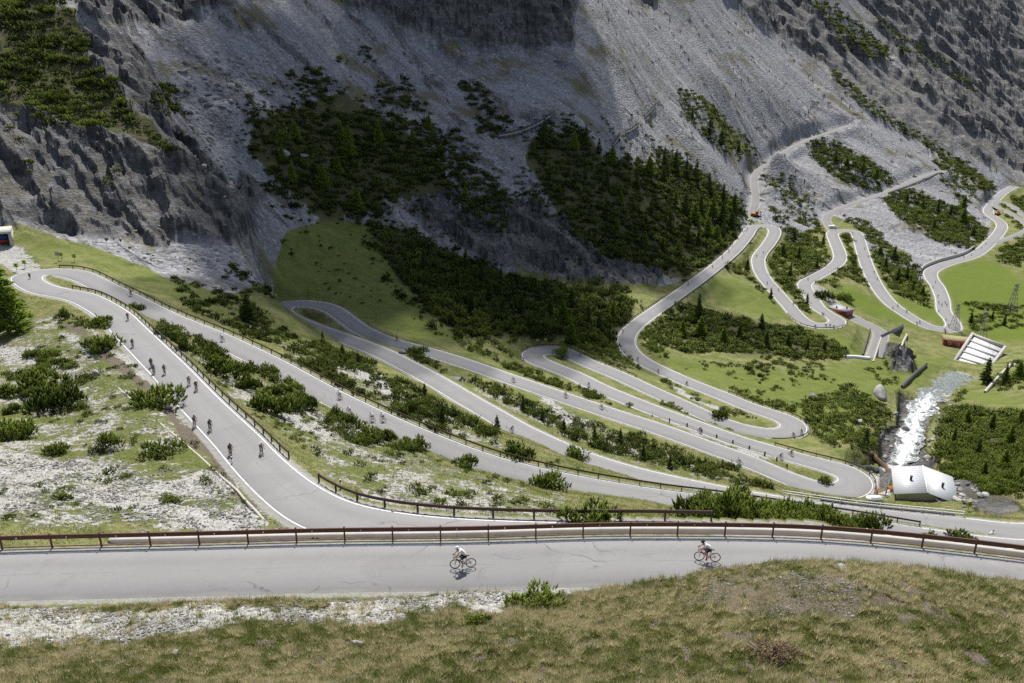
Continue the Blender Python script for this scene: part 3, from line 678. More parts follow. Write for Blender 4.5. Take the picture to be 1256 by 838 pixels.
def spikes(base, tip, w, rng, sides=3):
    """slender pyramids from base to tip: (n,3) arrays; returns V, F, index of the shoot per vertex"""
    n = len(base); ax = tip-base; ln = np.linalg.norm(ax, axis=1)[:, None]+1e-9; ax = ax/ln
    ref = rng.normal(size=(n, 3)); e1 = np.cross(ax, ref); e1 /= np.linalg.norm(e1, axis=1)[:, None]+1e-9; e2 = np.cross(ax, e1)
    w = np.broadcast_to(np.asarray(w, float), (n,))[:, None]
    t = np.arange(sides)*2*PI/sides
    Vb = [base+w*(math.cos(a)*e1+math.sin(a)*e2) for a in t]
    V = np.stack(Vb+[tip], 1).reshape(-1, 3); k = sides+1
    b = (np.arange(n)*k)[:, None]
    F = np.concatenate([b+np.array([[j, (j+1) % sides, sides]]) for j in range(sides)])
    return V, F, np.repeat(np.arange(n), k)

def pine_shape(rng, n, w, ln, stems=9, upright=.75, flat=.55):
    """unit dwarf pine bush: several leaning stems, each a tuft of upright shoots"""
    per = 26 if n > 1500 else (14 if n > 300 else 6)
    nt = max(6, n//per)
    c = rng.normal(size=(stems, 2))*.44; c *= np.minimum(1, .78/(np.linalg.norm(c, axis=1)+1e-6))[:, None]
    h = flat*(1.2-.6*np.linalg.norm(c, axis=1))*rng.uniform(.6, 1.25, stems); rad = rng.uniform(.20, .40, stems)
    k = rng.integers(0, stems, nt); th = rng.uniform(0, 2*PI, nt); q = np.sqrt(rng.uniform(0, 1, nt)); lev = rng.uniform(.15, 1, nt)**.6
    rim = np.sqrt(np.maximum(0, 1-q**2.4))
    tb = np.stack([c[k, 0]+rad[k]*q*np.cos(th), c[k, 1]+rad[k]*q*np.sin(th), h[k]*(.04+.74*rim*lev)], 1)
    ax = np.stack([np.cos(th)*q*.7, np.sin(th)*q*.7, np.full(nt, upright)], 1)+rng.normal(size=(nt, 3))*.22; ax /= np.linalg.norm(ax, axis=1)[:, None]
    tl = ln*rng.uniform(.8, 1.7, nt)                    # length of each needle brush
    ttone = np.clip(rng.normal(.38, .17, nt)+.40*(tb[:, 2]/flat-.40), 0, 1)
    i = np.repeat(np.arange(nt), per); u = rng.uniform(0, 1, len(i))**.8
    base = tb[i]+ax[i]*(tl[i]*u*.9)[:, None]
    v = rng.normal(size=(len(i), 3))*.55*(1.15-u)[:, None]+ax[i]; v /= np.linalg.norm(v, axis=1)[:, None]
    L = ln*.62*rng.uniform(.6, 1.3, len(i))*(1.1-.35*u)
    V, F, s = spikes(base, base+v*L[:, None], w*rng.uniform(.7, 1.3, len(i)), rng)
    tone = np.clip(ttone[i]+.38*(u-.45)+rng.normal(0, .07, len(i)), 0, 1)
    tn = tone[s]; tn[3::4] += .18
    return V, F, np.clip(tn, 0, 1)

def leafy_shape(rng, n, size, clumps=8):
    c = rng.normal(size=(clumps, 3))*np.array([.4, .4, .22])+np.array([0, 0, .55]); r = rng.uniform(.25, .45, clumps)
    k = rng.integers(0, clumps, n); d = rng.normal(size=(n, 3)); d /= np.linalg.norm(d, axis=1)[:, None]
    b = c[k]+d*(r[k]*rng.uniform(.55, 1, n))[:, None]; b[:, 2] = np.maximum(b[:, 2], .04)
    a = rng.normal(size=(n, 3)); a /= np.linalg.norm(a, axis=1)[:, None]; e = np.cross(a, d); e /= np.linalg.norm(e, axis=1)[:, None]+1e-9
    s = (size*rng.uniform(.6, 1.3, n))[:, None]
    V = np.stack([b-a*s, b+e*s*.6, b+a*s, b-e*s*.6], 1).reshape(-1, 3)
    F = np.arange(n*4).reshape(n, 4)
    return V, F, np.repeat(np.clip(rng.normal(.5, .22, n)+.3*(b[:, 2]-.5), 0, 1), 4)

def conifer_shape(rng, levels, per, n_twig, larch=False, w=.012, slim=.19):
    """unit-height conifer crown with whorls of drooping branches"""
    B, T, tone = [], [], []
    for i in range(levels):
        f = (i+.3*rng.random())/levels; z = .07+.90*f; rr = slim*(1-f)**.82*rng.uniform(.72, 1.15)+.012
        for j in range(per if f < .8 else max(3, per-3)):
            a = rng.uniform(0, 2*PI); L = rr*rng.uniform(.65, 1.15)
            if rng.random() < .12: continue
            dr = np.array([math.cos(a), math.sin(a), 0]); up = .10 if larch else -.18
            s = rng.uniform(.12, 1, n_twig)**.8
            base = np.array([0, 0, z])+dr*(s*L)[:, None]; base[:, 2] += up*L*s+(.25*L*s*s if not larch else 0)
            out = dr*.8+rng.normal(size=(n_twig, 3))*np.array([.55, .55, .30]); out[:, 2] += -.25 if not larch else .10
            out /= np.linalg.norm(out, axis=1)[:, None]
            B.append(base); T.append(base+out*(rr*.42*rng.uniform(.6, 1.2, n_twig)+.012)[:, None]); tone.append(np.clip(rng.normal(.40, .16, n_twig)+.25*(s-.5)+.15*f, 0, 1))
    B, T, tone = map(np.concatenate, (B, T, tone))
    V, F, s = spikes(B, T, w*rng.uniform(.7, 1.4, len(B)), rng)
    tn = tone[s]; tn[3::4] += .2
    return V, F, np.clip(tn, 0, 1)

def trunk_mesh(rng):
    m = MB(); z = np.linspace(-.03, .96, 7)
    m.tube(np.stack([.006*np.sin(z*5), .005*np.cos(z*4), z], 1), .020*(1-z*.92)+.002, 7)
    for k in range(9):
        a = rng.uniform(0, 2*PI); h = rng.uniform(.08, .5); L = .12*(1-h)
        m.tube([(0, 0, h), (L*math.cos(a), L*math.sin(a), h-.01)], [.005, .001], 4, False)
    return m.mesh('trunk', M['bark'])

rg = np.random.default_rng(21)
def as_mesh(name, shp, mat): return mesh_np(name, shp[0], shp[1], [mat], False, attrs={'tone': shp[2]})
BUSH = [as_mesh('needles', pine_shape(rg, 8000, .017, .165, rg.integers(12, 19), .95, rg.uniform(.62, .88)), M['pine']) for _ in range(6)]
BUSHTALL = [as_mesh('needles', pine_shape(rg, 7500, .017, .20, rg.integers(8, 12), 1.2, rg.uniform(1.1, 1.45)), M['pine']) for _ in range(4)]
WILLOW = [as_mesh('leaves', leafy_shape(rg, 2200, .045, rg.integers(7, 12)), M['willow']) for _ in range(3)]
SPRUCE = [as_mesh('crown', conifer_shape(rg, 30, 9, 9, False, .010, rg.uniform(.15, .21)), M['spruce']) for _ in range(4)]
LARCH = [as_mesh('crown', conifer_shape(rg, 28, 10, 10, True, .012, rg.uniform(.22, .32)), M['larch']) for _ in range(3)]
TRUNK = [trunk_mesh(rg) for _ in range(3)]
def stems_mesh(rng):
    m = MB()
    for k in range(7):
        a = rng.uniform(0, 2*PI); L = rng.uniform(.3, .7)
        m.tube([(0, 0, -.1), (.4*L*math.cos(a), .4*L*math.sin(a), .12), (L*math.cos(a), L*math.sin(a), .38)], [.05, .035, .012], 5, False)
    return m.mesh('stems', M['bark'])
STEMS = [stems_mesh(rg) for _ in range(3)]
def small(kind, rng):
    if kind == 'willow': return leafy_shape(rng, 130, .16, 6)
    if kind == 'tall': return pine_shape(rng, 230, .075, .36, 8, 1.2, 1.25)
    return pine_shape(rng, 230, .075, .31, 10, .95, .75)
LOW = {k: [small(k, rg) for _ in range(8)] for k in ('bush', 'tall', 'willow')}
MID = {'bush': [pine_shape(rg, 900, .040, .23, 12, .95, .75) for _ in range(6)], 'tall': [pine_shape(rg, 900, .040, .26, 9, 1.2, 1.25) for _ in range(5)], 'willow': [leafy_shape(rg, 380, .095, 7) for _ in range(4)]}

# zones of scrub: map outline, share of ground covered, radius range, kind, tone shift, where (words for the label)
Z_ = [
 ('0 -5,75 -5,95 30,110 75,150 110,165 140,218 190,190 178,150 150,120 160,95 150,80 165,40 150,30 120,0 125', .93, 1.6, 3.4, 'bush', -.12, 'on the rocky spur above the tunnel'),
 ('0 125,30 150,60 200,0 220', .25, 1.2, 2.4, 'bush', -.05, 'on the rocky spur above the tunnel'),
 ('118 205,150 205,150 235,118 235', .5, 1.2, 2.2, 'bush', -.1, 'on the rocky spur above the tunnel'),
 ('185 105,218 105,222 140,190 140', .7, 1.5, 2.8, 'bush', -.05, 'in the stony gully beside the spur'),
 ('345 95,385 72,398 95,420 112,412 128,385 125,350 110', .75, 1.6, 3.2, 'bush', -.1, 'on the scree under the overhanging cliff'),
 ('412 65,428 62,430 80,415 82', .6, 1.5, 2.6, 'bush', -.1, 'on the scree under the overhanging cliff'), ('440 60,458 58,458 75,444 78', .7, 1.5, 2.6, 'bush', -.1, 'on the scree under the overhanging cliff'),
 ('460 105,495 100,528 130,520 140,470 132', .85, 1.8, 3.4, 'bush', -.1, 'on the scree under the overhanging cliff'),
 ('305 140,340 128,380 130,410 140,450 135,500 145,535 150,545 190,530 225,495 235,475 262,440 270,400 262,365 262,335 235,318 205,302 185', .95, 1.8, 3.8, 'bush', -.15, 'on the crag above the grassy saddle'),
 ('545 165,565 160,570 190,610 225,628 245,618 280,600 285,575 265,548 240,535 215', .9, 1.8, 3.6, 'bush', -.15, 'on the crag above the grassy saddle'),
 ('558 95,590 105,608 130,628 150,622 165,600 172,582 160,575 130', .8, 1.8, 3.4, 'bush', -.15, 'in the scree below the curved snow gallery'),
 ('628 190,650 215,680 260,660 265,635 225', .5, 1.5, 2.8, 'bush', -.12, 'in the scree below the curved snow gallery'),
 ('655 175,672 152,700 150,722 165,732 190,752 195,795 195,815 185,852 212,880 235,910 262,908 288,880 318,850 342,815 330,770 322,742 318,705 292,672 240,655 205', .93, 1.8, 3.8, 'bush', -.15, 'on the steep wooded slope over the gorge'),
 ('640 320,690 300,720 310,700 330', .2, 1.5, 2.5, 'bush', -.1, 'on the steep wooded slope over the gorge'),
 ('800 180,815 178,850 205,905 245,912 262,880 250,835 225', .8, 1.8, 3.4, 'bush', -.1, 'on the steep wooded slope over the gorge'),
 ('832 108,858 118,895 150,925 175,928 196,900 196,868 172,840 145', .7, 1.8, 3.4, 'bush', -.05, 'on the streaked scree above the upper track'),
 ('770 130,800 150,830 170,812 172,770 150', .2, 1.5, 2.6, 'bush', -.05, 'on the streaked scree above the upper track'),
 ('935 205,960 210,1000 235,1000 258,960 250,940 228', .6, 1.8, 3.2, 'bush', 0, 'between the two gravel tracks'),
 ('988 170,1012 166,1040 182,1090 210,1098 226,1070 236,1030 222,995 195', .95, 2.0, 3.6, 'bush', -.08, 'between the two gravel tracks'),
 ('905 285,925 300,915 320,925 340,948 370,985 398,955 378,915 340,885 335,895 310', .6, 1.5, 3.0, 'bush', 0, 'inside the tall hairpin with the walled bend'),
 ('958 285,1000 290,1012 310,1016 322,985 338,975 350,984 365,995 385,985 385,960 355,942 330,945 305', .88, 1.8, 3.4, 'bush', .02, 'between the two tallest hairpins'),
 ('960 250,1000 265,1012 290,960 285,950 262', .6, 1.8, 3.2, 'bush', -.05, 'between the two tallest hairpins'),
 ('1032 288,1042 290,1052 318,1068 358,1045 345,1035 340,1020 352,1012 350,1020 335,1036 320', .85, 1.6, 3.0, 'bush', .05, 'inside the hairpin by the white van'),
 ('1028 262,1062 270,1090 300,1128 330,1140 345,1145 368,1130 375,1100 362,1078 340,1065 300,1055 285', .85, 1.8, 3.4, 'bush', .02, 'on the slope right of the white van hairpin'),
 ('1082 242,1100 236,1125 235,1160 250,1185 262,1212 285,1205 300,1190 306,1160 302,1120 280,1092 258', .93, 2.0, 3.6, 'bush', -.05, 'below the long gravel track'),
 ('1012 82,1035 95,1060 118,1100 148,1150 175,1190 205,1222 228,1212 240,1180 215,1130 175,1080 150,1040 120', .75, 2.2, 4.2, 'bush', -.02, 'along the rocky rib beyond the gravel tracks'),
 ('1150 190,1215 225,1212 250,1180 260,1165 235,1150 218', .55, 2.0, 3.6, 'bush', .02, 'along the rocky rib beyond the gravel tracks'),
 ('985 -5,1015 -5,1035 15,1060 35,1098 65,1088 75,1060 70,1035 62,1015 30', .8, 2.5, 4.5, 'bush', 0, 'high on the rock wall beyond the valley'),
 ('1075 22,1100 35,1135 60,1190 92,1195 115,1150 85,1100 58', .6, 2.5, 4.5, 'bush', -.05, 'high on the rock wall beyond the valley'),
 ('1225 255,1256 240,1290 240,1290 300,1256 330,1215 318,1230 300,1260 290', .75, 2.0, 3.8, 'bush', -.02, 'by the far bend of the valley road'),
 ('1190 375,1215 372,1256 375,1256 402,1215 405,1180 408,1190 395', .5, 1.3, 2.6, 'bush', 0, 'beside the pylons on the green meadow'),
 ('455 275,500 283,560 308,620 338,690 352,760 358,780 380,765 405,745 428,705 420,690 415,640 418,600 412,565 415,545 400,520 370,485 335,462 300', .97, 1.5, 3.2, 'tall', -.18, 'in the dark hollow behind the hairpins'),
 ('560 410,640 418,660 425,645 440,600 440,565 430', .35, .9, 1.8, 'willow', 0, 'in the dark hollow behind the hairpins'),
 ('690 418,730 425,760 410,775 440,800 455,760 450,725 440', .7, 1.0, 2.0, 'willow', 0, 'behind the chevron signs of the middle hairpin'),
 ('340 290,370 275,380 290,362 315,345 325', .5, 1.0, 2.0, 'bush', -.1, 'on the grassy saddle'), ('380 290,450 280,520 380,540 405,450 385,390 350', .05, .6, 1.3, 'bush', -.05, 'on the grassy saddle'),
 ('285 325,330 345,340 365,315 370,280 352', .45, 1.0, 2.0, 'bush', -.1, 'at the foot of the spur'), ('215 340,300 360,310 390,260 385,215 362', .35, .9, 1.7, 'bush', -.08, 'at the foot of the spur'),
 ('800 395,835 375,860 380,890 388,930 398,985 405,1012 418,1042 432,1035 442,975 440,900 432,850 432,810 425,790 412', .92, 1.3, 2.8, 'bush', -.08, 'below the green knoll'),
 ('790 395,805 400,815 440,790 425,782 412', .7, 1.0, 2.0, 'willow', 0, 'below the green knoll'),
 ('815 440,900 445,960 440,1010 445,1000 460,900 462', .30, .8, 1.6, 'bush', -.05, 'on the meadow above the lowest hairpins'),
 ('820 448,900 470,960 490,1010 500,1050 470,1000 455,900 455', .12, .6, 1.3, 'bush', 0, 'on the meadow above the lowest hairpins'),
 ('900 478,940 480,985 495,1000 510,960 505,915 492', .6, .9, 1.8, 'bush', 0, 'on the meadow above the lowest hairpins'),
 ('990 490,1045 475,1090 500,1110 530,1100 560,1070 570,1050 560,1010 545,992 530', .75, 1.0, 2.3, 'bush', .02, 'on the bank of the white stream'),
 ('1060 440,1110 425,1125 445,1100 470,1065 480', .25, .8, 1.8, 'bush', .05, 'on the bank of the white stream'),
 ('1145 500,1175 478,1200 470,1256 440,1290 440,1290 478,1256 480,1225 482,1190 485,1165 498', .55, 1.2, 2.6, 'bush', 0, 'on the far bank of the stream'),
 ('1138 494,1190 498,1256 506,1300 510,1300 615,1256 614,1215 606,1190 598,1160 585,1142 555,1132 520', .97, 1.2, 2.6, 'bush', .05, 'on the far bank of the stream'),
 ('440 268,500 270,570 300,640 335,760 345,800 380,790 420,770 440,690 428,600 428,540 412,490 372,450 312', .28, .8, 2.0, 'tall', -.1, 'at the edge of the dark hollow'),
 ('640 150,720 140,830 180,915 240,925 290,890 330,850 352,790 340,700 325,645 240', .22, 1.0, 2.2, 'bush', -.1, 'at the edge of the wooded slope over the gorge'),
 ('290 130,360 85,540 140,640 240,630 290,560 285,470 285,330 265,295 200', .22, 1.0, 2.2, 'bush', -.1, 'round the crag above the grassy saddle'),
 ('0 400,60 380,120 395,190 450,255 540,320 625,200 640,0 640', .07, .35, .9, 'bush', .05, 'scattered small over the pale stony field'),
 ('200 400,300 450,420 515,560 572,680 605,690 635,560 625,440 600,340 530,240 460', .10, .35, .9, 'bush', .05, 'scattered small between the two nearest roads'),
 # strips between the hairpin legs
 ('215 352,250 368,285 362,320 378,330 395,350 405,420 428,490 465,550 500,600 530,640 555,655 570,590 552,520 525,450 492,400 468,335 430,280 400,225 376', .69, .65, 1.6, 'tall', -.06, 'between the second and third road from below'),
 ('640 565,690 568,745 590,800 600,860 612,820 606,760 596,700 584,660 576', .22, .6, 1.3, 'bush', .05, 'between the second and third road from below'),
 ('468 428,520 440,545 452,600 470,640 488,690 510,740 522,790 538,850 560,905 580,950 600,920 600,850 585,790 568,740 555,700 540,660 515,610 490,560 465,510 445', .69, .65, 1.6, 'tall', -.06, 'between the third and fourth road from below'),
 ('960 608,1010 612,1060 615,1085 618,1060 622,1000 616', .7, .7, 1.3, 'bush', .05, 'between the third and fourth road from below'),
 ('600 440,650 452,690 468,735 485,780 500,740 498,690 482,640 462', .6, .7, 1.4, 'tall', -.04, 'between the fourth and fifth road from below'),
 ('800 490,840 508,880 525,920 540,980 558,940 550,890 535,840 515', .5, .8, 1.5, 'willow', .02, 'between the fourth and fifth road from below'),
 ('700 440,730 452,790 478,840 500,870 508,820 482,770 460,725 443', .25, .8, 1.5, 'willow', .05, 'on the grass island of the middle hairpin'),
 ('800 460,850 482,900 502,940 520,900 512,840 490', .25, .7, 1.4, 'bush', .05, 'on the grass island of the lowest hairpin'),
 # slope inside the first hairpin and the field left of it
 ('198 398,225 405,260 425,290 440,295 455,265 455,225 432,200 415', .68, .8, 1.8, 'tall', .0, 'on the grass between the two nearest roads'),
 ('295 455,340 460,385 480,392 505,350 512,320 500,298 478', .69, .8, 1.8, 'tall', .0, 'on the grass between the two nearest roads'),
 ('390 510,440 512,500 535,540 550,500 555,440 545,400 530', .66, .7, 1.6, 'tall', .0, 'on the grass between the two nearest roads'),
 ('380 540,440 560,420 590,370 560', .12, .6, 1.1, 'bush', .05, 'on the grass between the two nearest roads'),
 ('100 375,140 390,130 405,165 420,150 435,110 405,85 392', .30, .8, 1.5, 'bush', .02, 'on the pale stony field above the near road'),
 ('0 500,40 515,50 540,0 545', .5, .9, 1.6, 'bush', .02, 'on the pale stony field above the near road'),
 ('10 440,60 430,105 460,108 500,60 505,15 475', .55, .9, 1.6, 'bush', .02, 'on the pale stony field above the near road'),
 ('850 628,890 615,960 632,1050 645,1090 655,1040 655,950 652,860 650', .97, 1.8, 2.9, 'tall', .08, 'just behind the rusty near rail'),
]
# single bushes that can be told apart: column, row of the foot, half width in columns, kind, label
SOLO = [
 (722, 645, 36, 'bush', 'wide fresh green dwarf pine poking over the rusty near rail'),
 (673, 601, 27, 'bush', 'round dark dwarf pine growing at the lower edge of the second road'),
 (575, 576, 19, 'bush', 'small dwarf pine left of the round dark one at the second road'),
 (656, 745, 38, 'bush', 'yellow green dwarf pine on the gravel verge below the near road'),
 (585, 766, 20, 'bush', 'low dark dwarf pine in the grass left of the yellow green verge bush'),
 (196, 556, 23, 'bush', 'dwarf pine on the pale field, nearest to the lower leg of the near road'),
 (130, 551, 18, 'tall', 'upright dwarf pine on the pale field, middle one of three in a row'),
 (71, 557, 17, 'bush', 'small dwarf pine on the pale field, leftmost of three in a row'),
 (20, 538, 32, 'bush', 'broad dwarf pine at the left edge of the pale stony field'),
 (75, 500, 36, 'bush', 'largest dwarf pine clump on the pale field, spreading over the white gravel'),
 (45, 478, 34, 'bush', 'dwarf pine joined to the upper side of the largest clump on the pale field'),
 (188, 497, 32, 'bush', 'oval dwarf pine close to the white edge line where four riders pass'),
 (128, 428, 26, 'bush', 'oval dwarf pine beside the old track, under the pair of small bushes'),
 (122, 400, 19, 'bush', 'dwarf pine near the start of the first hairpin leg'),
 (80, 392, 10, 'tall', 'narrow upright dwarf pine in the field below the first hairpin'),
 (168, 380, 12, 'bush', 'dwarf pine alone between the two legs close to the first hairpin'),
 (268, 458, 25, 'bush', 'dense dwarf pine at the middle of the grass strip between the two nearest roads'),
 (335, 505, 33, 'bush', 'largest dwarf pine on the grass strip between the two nearest roads'),
 (512, 436, 14, 'bush', 'dwarf pine on the grass sliver between the two legs of the upper left hairpin'),
 (702, 562, 20, 'bush', 'dwarf pine with pale shoots at the edge of the third road'),
 (640, 560, 22, 'bush', 'dark dwarf pine on the strip just above the second road rail'),
 (688, 438, 14, 'willow', 'light green willow inside the middle hairpin'),
 (885, 512, 13, 'bush', 'dwarf pine on the grass tip of the lowest hairpin'),
 (1010, 592, 9, 'bush', 'tiny dwarf pine beside the tip of the hairpin above the hut'),
 (1008, 365, 12, 'bush', 'dark round pine on the lush slope above the small red shed'),
 (1035, 368, 14, 'bush', 'round pine beside the lush slope above the small red shed'),
 (1140, 668, 15, 'tall', 'pine bush inside the white railing at the valley bend'),
 (1180, 666, 18, 'bush', 'pine bush behind the white railing near the bend, left of the lone rider'),
]
bush_n = 0
def put_bush(x, y, r, kind, label, group, rng, hs=1.0):
    root = empty('willow_bush' if kind == 'willow' else 'dwarf_pine', (x, y, float(ground(x, y))-.06*r), rng.uniform(0, 2*PI))
    tag(root, label, 'willow bush' if kind == 'willow' else 'pine bush', group)
    me = {'willow': WILLOW, 'tall': BUSHTALL, 'bush': BUSH}[kind]
    nd = obj('leaves' if kind == 'willow' else 'needles', me[rng.integers(len(me))], root); st = obj('stems', STEMS[rng.integers(3)], root)
    s = (r*rng.uniform(.9, 1.12), r*rng.uniform(.9, 1.12), r*hs*rng.uniform(.9, 1.15))
    nd.scale = s; st.scale = s
    return root
rb = np.random.default_rng(5)
for (u, v, hw, kind, label) in SOLO:
    p = cast(u, v); d = survey(p)[2]; put_bush(p[0], p[1], hw*d/FOC*(1.12 if v < 700 else .92), kind, label, None, rb, .95)

AREA = RR*(LR[1]-LR[0])*RR*(ANG[1]-ANG[0])*np.sqrt(1+0*Z)
ZU, ZV, ZD = survey(np.stack([GX, GY, Z], -1))
CLUMP = fbm(GX*.09, GY*.09, 3, 61); CLUMP2 = fbm(GX*.035, GY*.035, 3, 62)
spots = []
for zi, (poly, cov, r0, r1, kind, ts, where) in enumerate(Z_):
    m = poly_mask(poly).astype(float)
    wu = 2.4*CLUMP2+1.6*CLUMP; inside = bilin(m, (ZV+wu*2-MV0)/MS, (ZU+wu*3-MU0)/MS) > .5
    d_min = 25 if '860 650' in poly else 60
    inside &= (ROADMASK < .05) & (ZD > d_min)
    # keep to the part of the slope that can be seen from the viewpoint (plus a little behind each crest)
    ok = inside & (Z/RR >= np.vstack([SLOPE_MAX[:1], SLOPE_MAX[:-1]])-.03)
    ii, jj = np.nonzero(ok)
    if len(ii) == 0: continue
    w = AREA[ii, jj]; tot = w.sum(); rm = .5*(r0+r1)
    want = cov*tot/(PI*rm*rm*.62)*(1.25 if cov < .7 else 1.7 if cov < .9 else 2.3); cand = int(want*2.2)+1
    k = rb.choice(len(ii), min(cand, 14000), p=w/w.sum())
    cl = CLUMP[ii[k], jj[k]]; pr = np.clip(.5+cl*(1.5 if cov < .7 else .35)+(cov-.5)*.8, 0.02, 1)
    k = k[rb.random(len(k)) < pr]; k = k[:int(want)]
    a = ANG[jj[k]]+rb.uniform(-.5, .5, len(k))*(ANG[1]-ANG[0]); q = np.exp(LR[ii[k]]+rb.uniform(-.5, .5, len(k))*(LR[1]-LR[0]))
    r = rb.uniform(r0, r1, len(k))*rb.uniform(.55, 1.15, len(k)); x, y = q*np.sin(a), q*np.cos(a)
    for X_, Y_, R_ in zip(x, y, r): spots.append((X_, Y_, R_, kind, ts, where))
print('scrub', len(spots))
# keep bushes off the roads and tracks
allroad = np.concatenate([np.c_[ROAD[:, :2], ROAD_HW], np.c_[NEARROAD[:, :2], np.full(len(NEARROAD), 3.2)], np.c_[SERV[:, :2], np.full(len(SERV), 3.4)], np.c_[TRA[:, :2], np.full(len(TRA), 3)], np.c_[TRB[:, :2], np.full(len(TRB), 3)], np.c_[TRC[:, :2], np.full(len(TRC), 3)], np.c_[RIV[:, :2], np.full(len(RIV), 6)]])
def clear_of_road(x, y, r):
    d = np.hypot(allroad[:, 0]-x, allroad[:, 1]-y)-allroad[:, 2]; return d.min() > r*.60+.30
spots = [s for s in spots if clear_of_road(s[0], s[1], s[2])]
sx = np.array([s[0] for s in spots]); sy = np.array([s[1] for s in spots]); sr = np.array([s[2] for s in spots]); sz = ground(sx, sy)
su, sv, sd = survey(np.stack([sx, sy, sz], 1))
vis = in_sight(sx, sy, sz+sr*.9) & (su > -5) & (su < 1261) & (sv > -5)
size = np.where(vis, sr/sd, 0); order = np.argsort(-size)
SINGLE = set(order[:270].tolist())
TONEWORD = {'bush': 'dark green dwarf pine bush', 'tall': 'upright dwarf pine', 'willow': 'light green willow bush'}
V_, F_, T_, n_ = [], [], [], 0
for i, (x, y, r, kind, ts, where) in enumerate(spots):
    if i in SINGLE:
        lab = '%s %s %s' % ('broad' if r > 1.5 else 'smallish', TONEWORD[kind], where)
        put_bush(x, y, r, kind, lab, lab.replace('bush', 'bushes').replace('dwarf pine ', 'dwarf pines ', 1) if False else 'scrub: '+lab, rb)
        continue
    lib = MID if sd[i] < 230 else LOW
    v, f, t = lib[kind][rb.integers(len(lib[kind]))]
    a = rb.uniform(0, 2*PI); ca, sa = math.cos(a), math.sin(a); s = r*np.array([rb.uniform(.85, 1.15), rb.uniform(.85, 1.15), rb.uniform(.8, 1.2)])
    v = v*s; v = np.stack([v[:, 0]*ca-v[:, 1]*sa+x, v[:, 0]*sa+v[:, 1]*ca+y, v[:, 2]+sz[i]-.08*r], 1)
    if f.shape[1] == 4: f = np.concatenate([f[:, :3], f[:, [0, 2, 3]]])
    if kind == 'willow': t = t*.5+.6
    V_.append(v); F_.append(f+n_); T_.append(np.clip(t+ts+rb.normal(0, .19), 0, 1.3)); n_ += len(v)
if V_:
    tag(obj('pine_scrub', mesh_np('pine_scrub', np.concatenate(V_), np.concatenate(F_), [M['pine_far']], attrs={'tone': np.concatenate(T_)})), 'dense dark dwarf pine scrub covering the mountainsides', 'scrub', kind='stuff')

# ------------------------------------------------------------------ single conifers: column, row of the foot, height in rows
def put_tree(u, v, h, larch, label, group, rng):
    p = cast(u, v); d = survey(p)[2]; H = h*d/FOC/CP*.97
    if group and not clear_of_road(p[0], p[1], 1.0): return
    root = empty('larch_tree' if larch else 'spruce_tree', (p[0], p[1], p[2]-.1), rng.uniform(0, 2*PI))
    tag(root, label, 'larch' if larch else 'spruce', group)
    lib = LARCH if larch else SPRUCE
    c = obj('crown', lib[rng.integers(len(lib))], root); t = obj('trunk', TRUNK[rng.integers(3)], root)
    w = rng.uniform(.85, 1.2); c.scale = (H*w, H*w, H); t.scale = (H, H, H)
rt = np.random.default_rng(9)
TREES = [
 (12, 410, 92, 1, 'big bright larch at the left edge below the first hairpin'), (305, 395, 40, 0, 'lone dark spruce at the foot of the spur'),
 (856, 392, 34, 0, 'tall spruce standing beside the long bridge ramp'), (543, 520, 30, 0, 'dark young spruce between the second and third road'),
 (933, 405, 22, 0, 'spruce on the green knoll near the hairpin ramp'), (1208, 470, 34, 0, 'spruce on the stream bank below the weir'),
 (838, 330, 16, 0, 'spruce beside the top of the long ramp'), (1061, 545, 22, 0, 'spruce on the bank above the white stream'),
 (668, 180, 34, 0, 'tall spruce under the curved snow gallery'), (700, 420, 30, 1, 'bright larch in the dark hollow, right of its middle'),
 (690, 400, 34, 1, 'bright larch in the dark hollow, nearest the gorge cliff'),
]
for (u, v, h, l, lab) in TREES: put_tree(u, v, h, l, lab, None, rt)
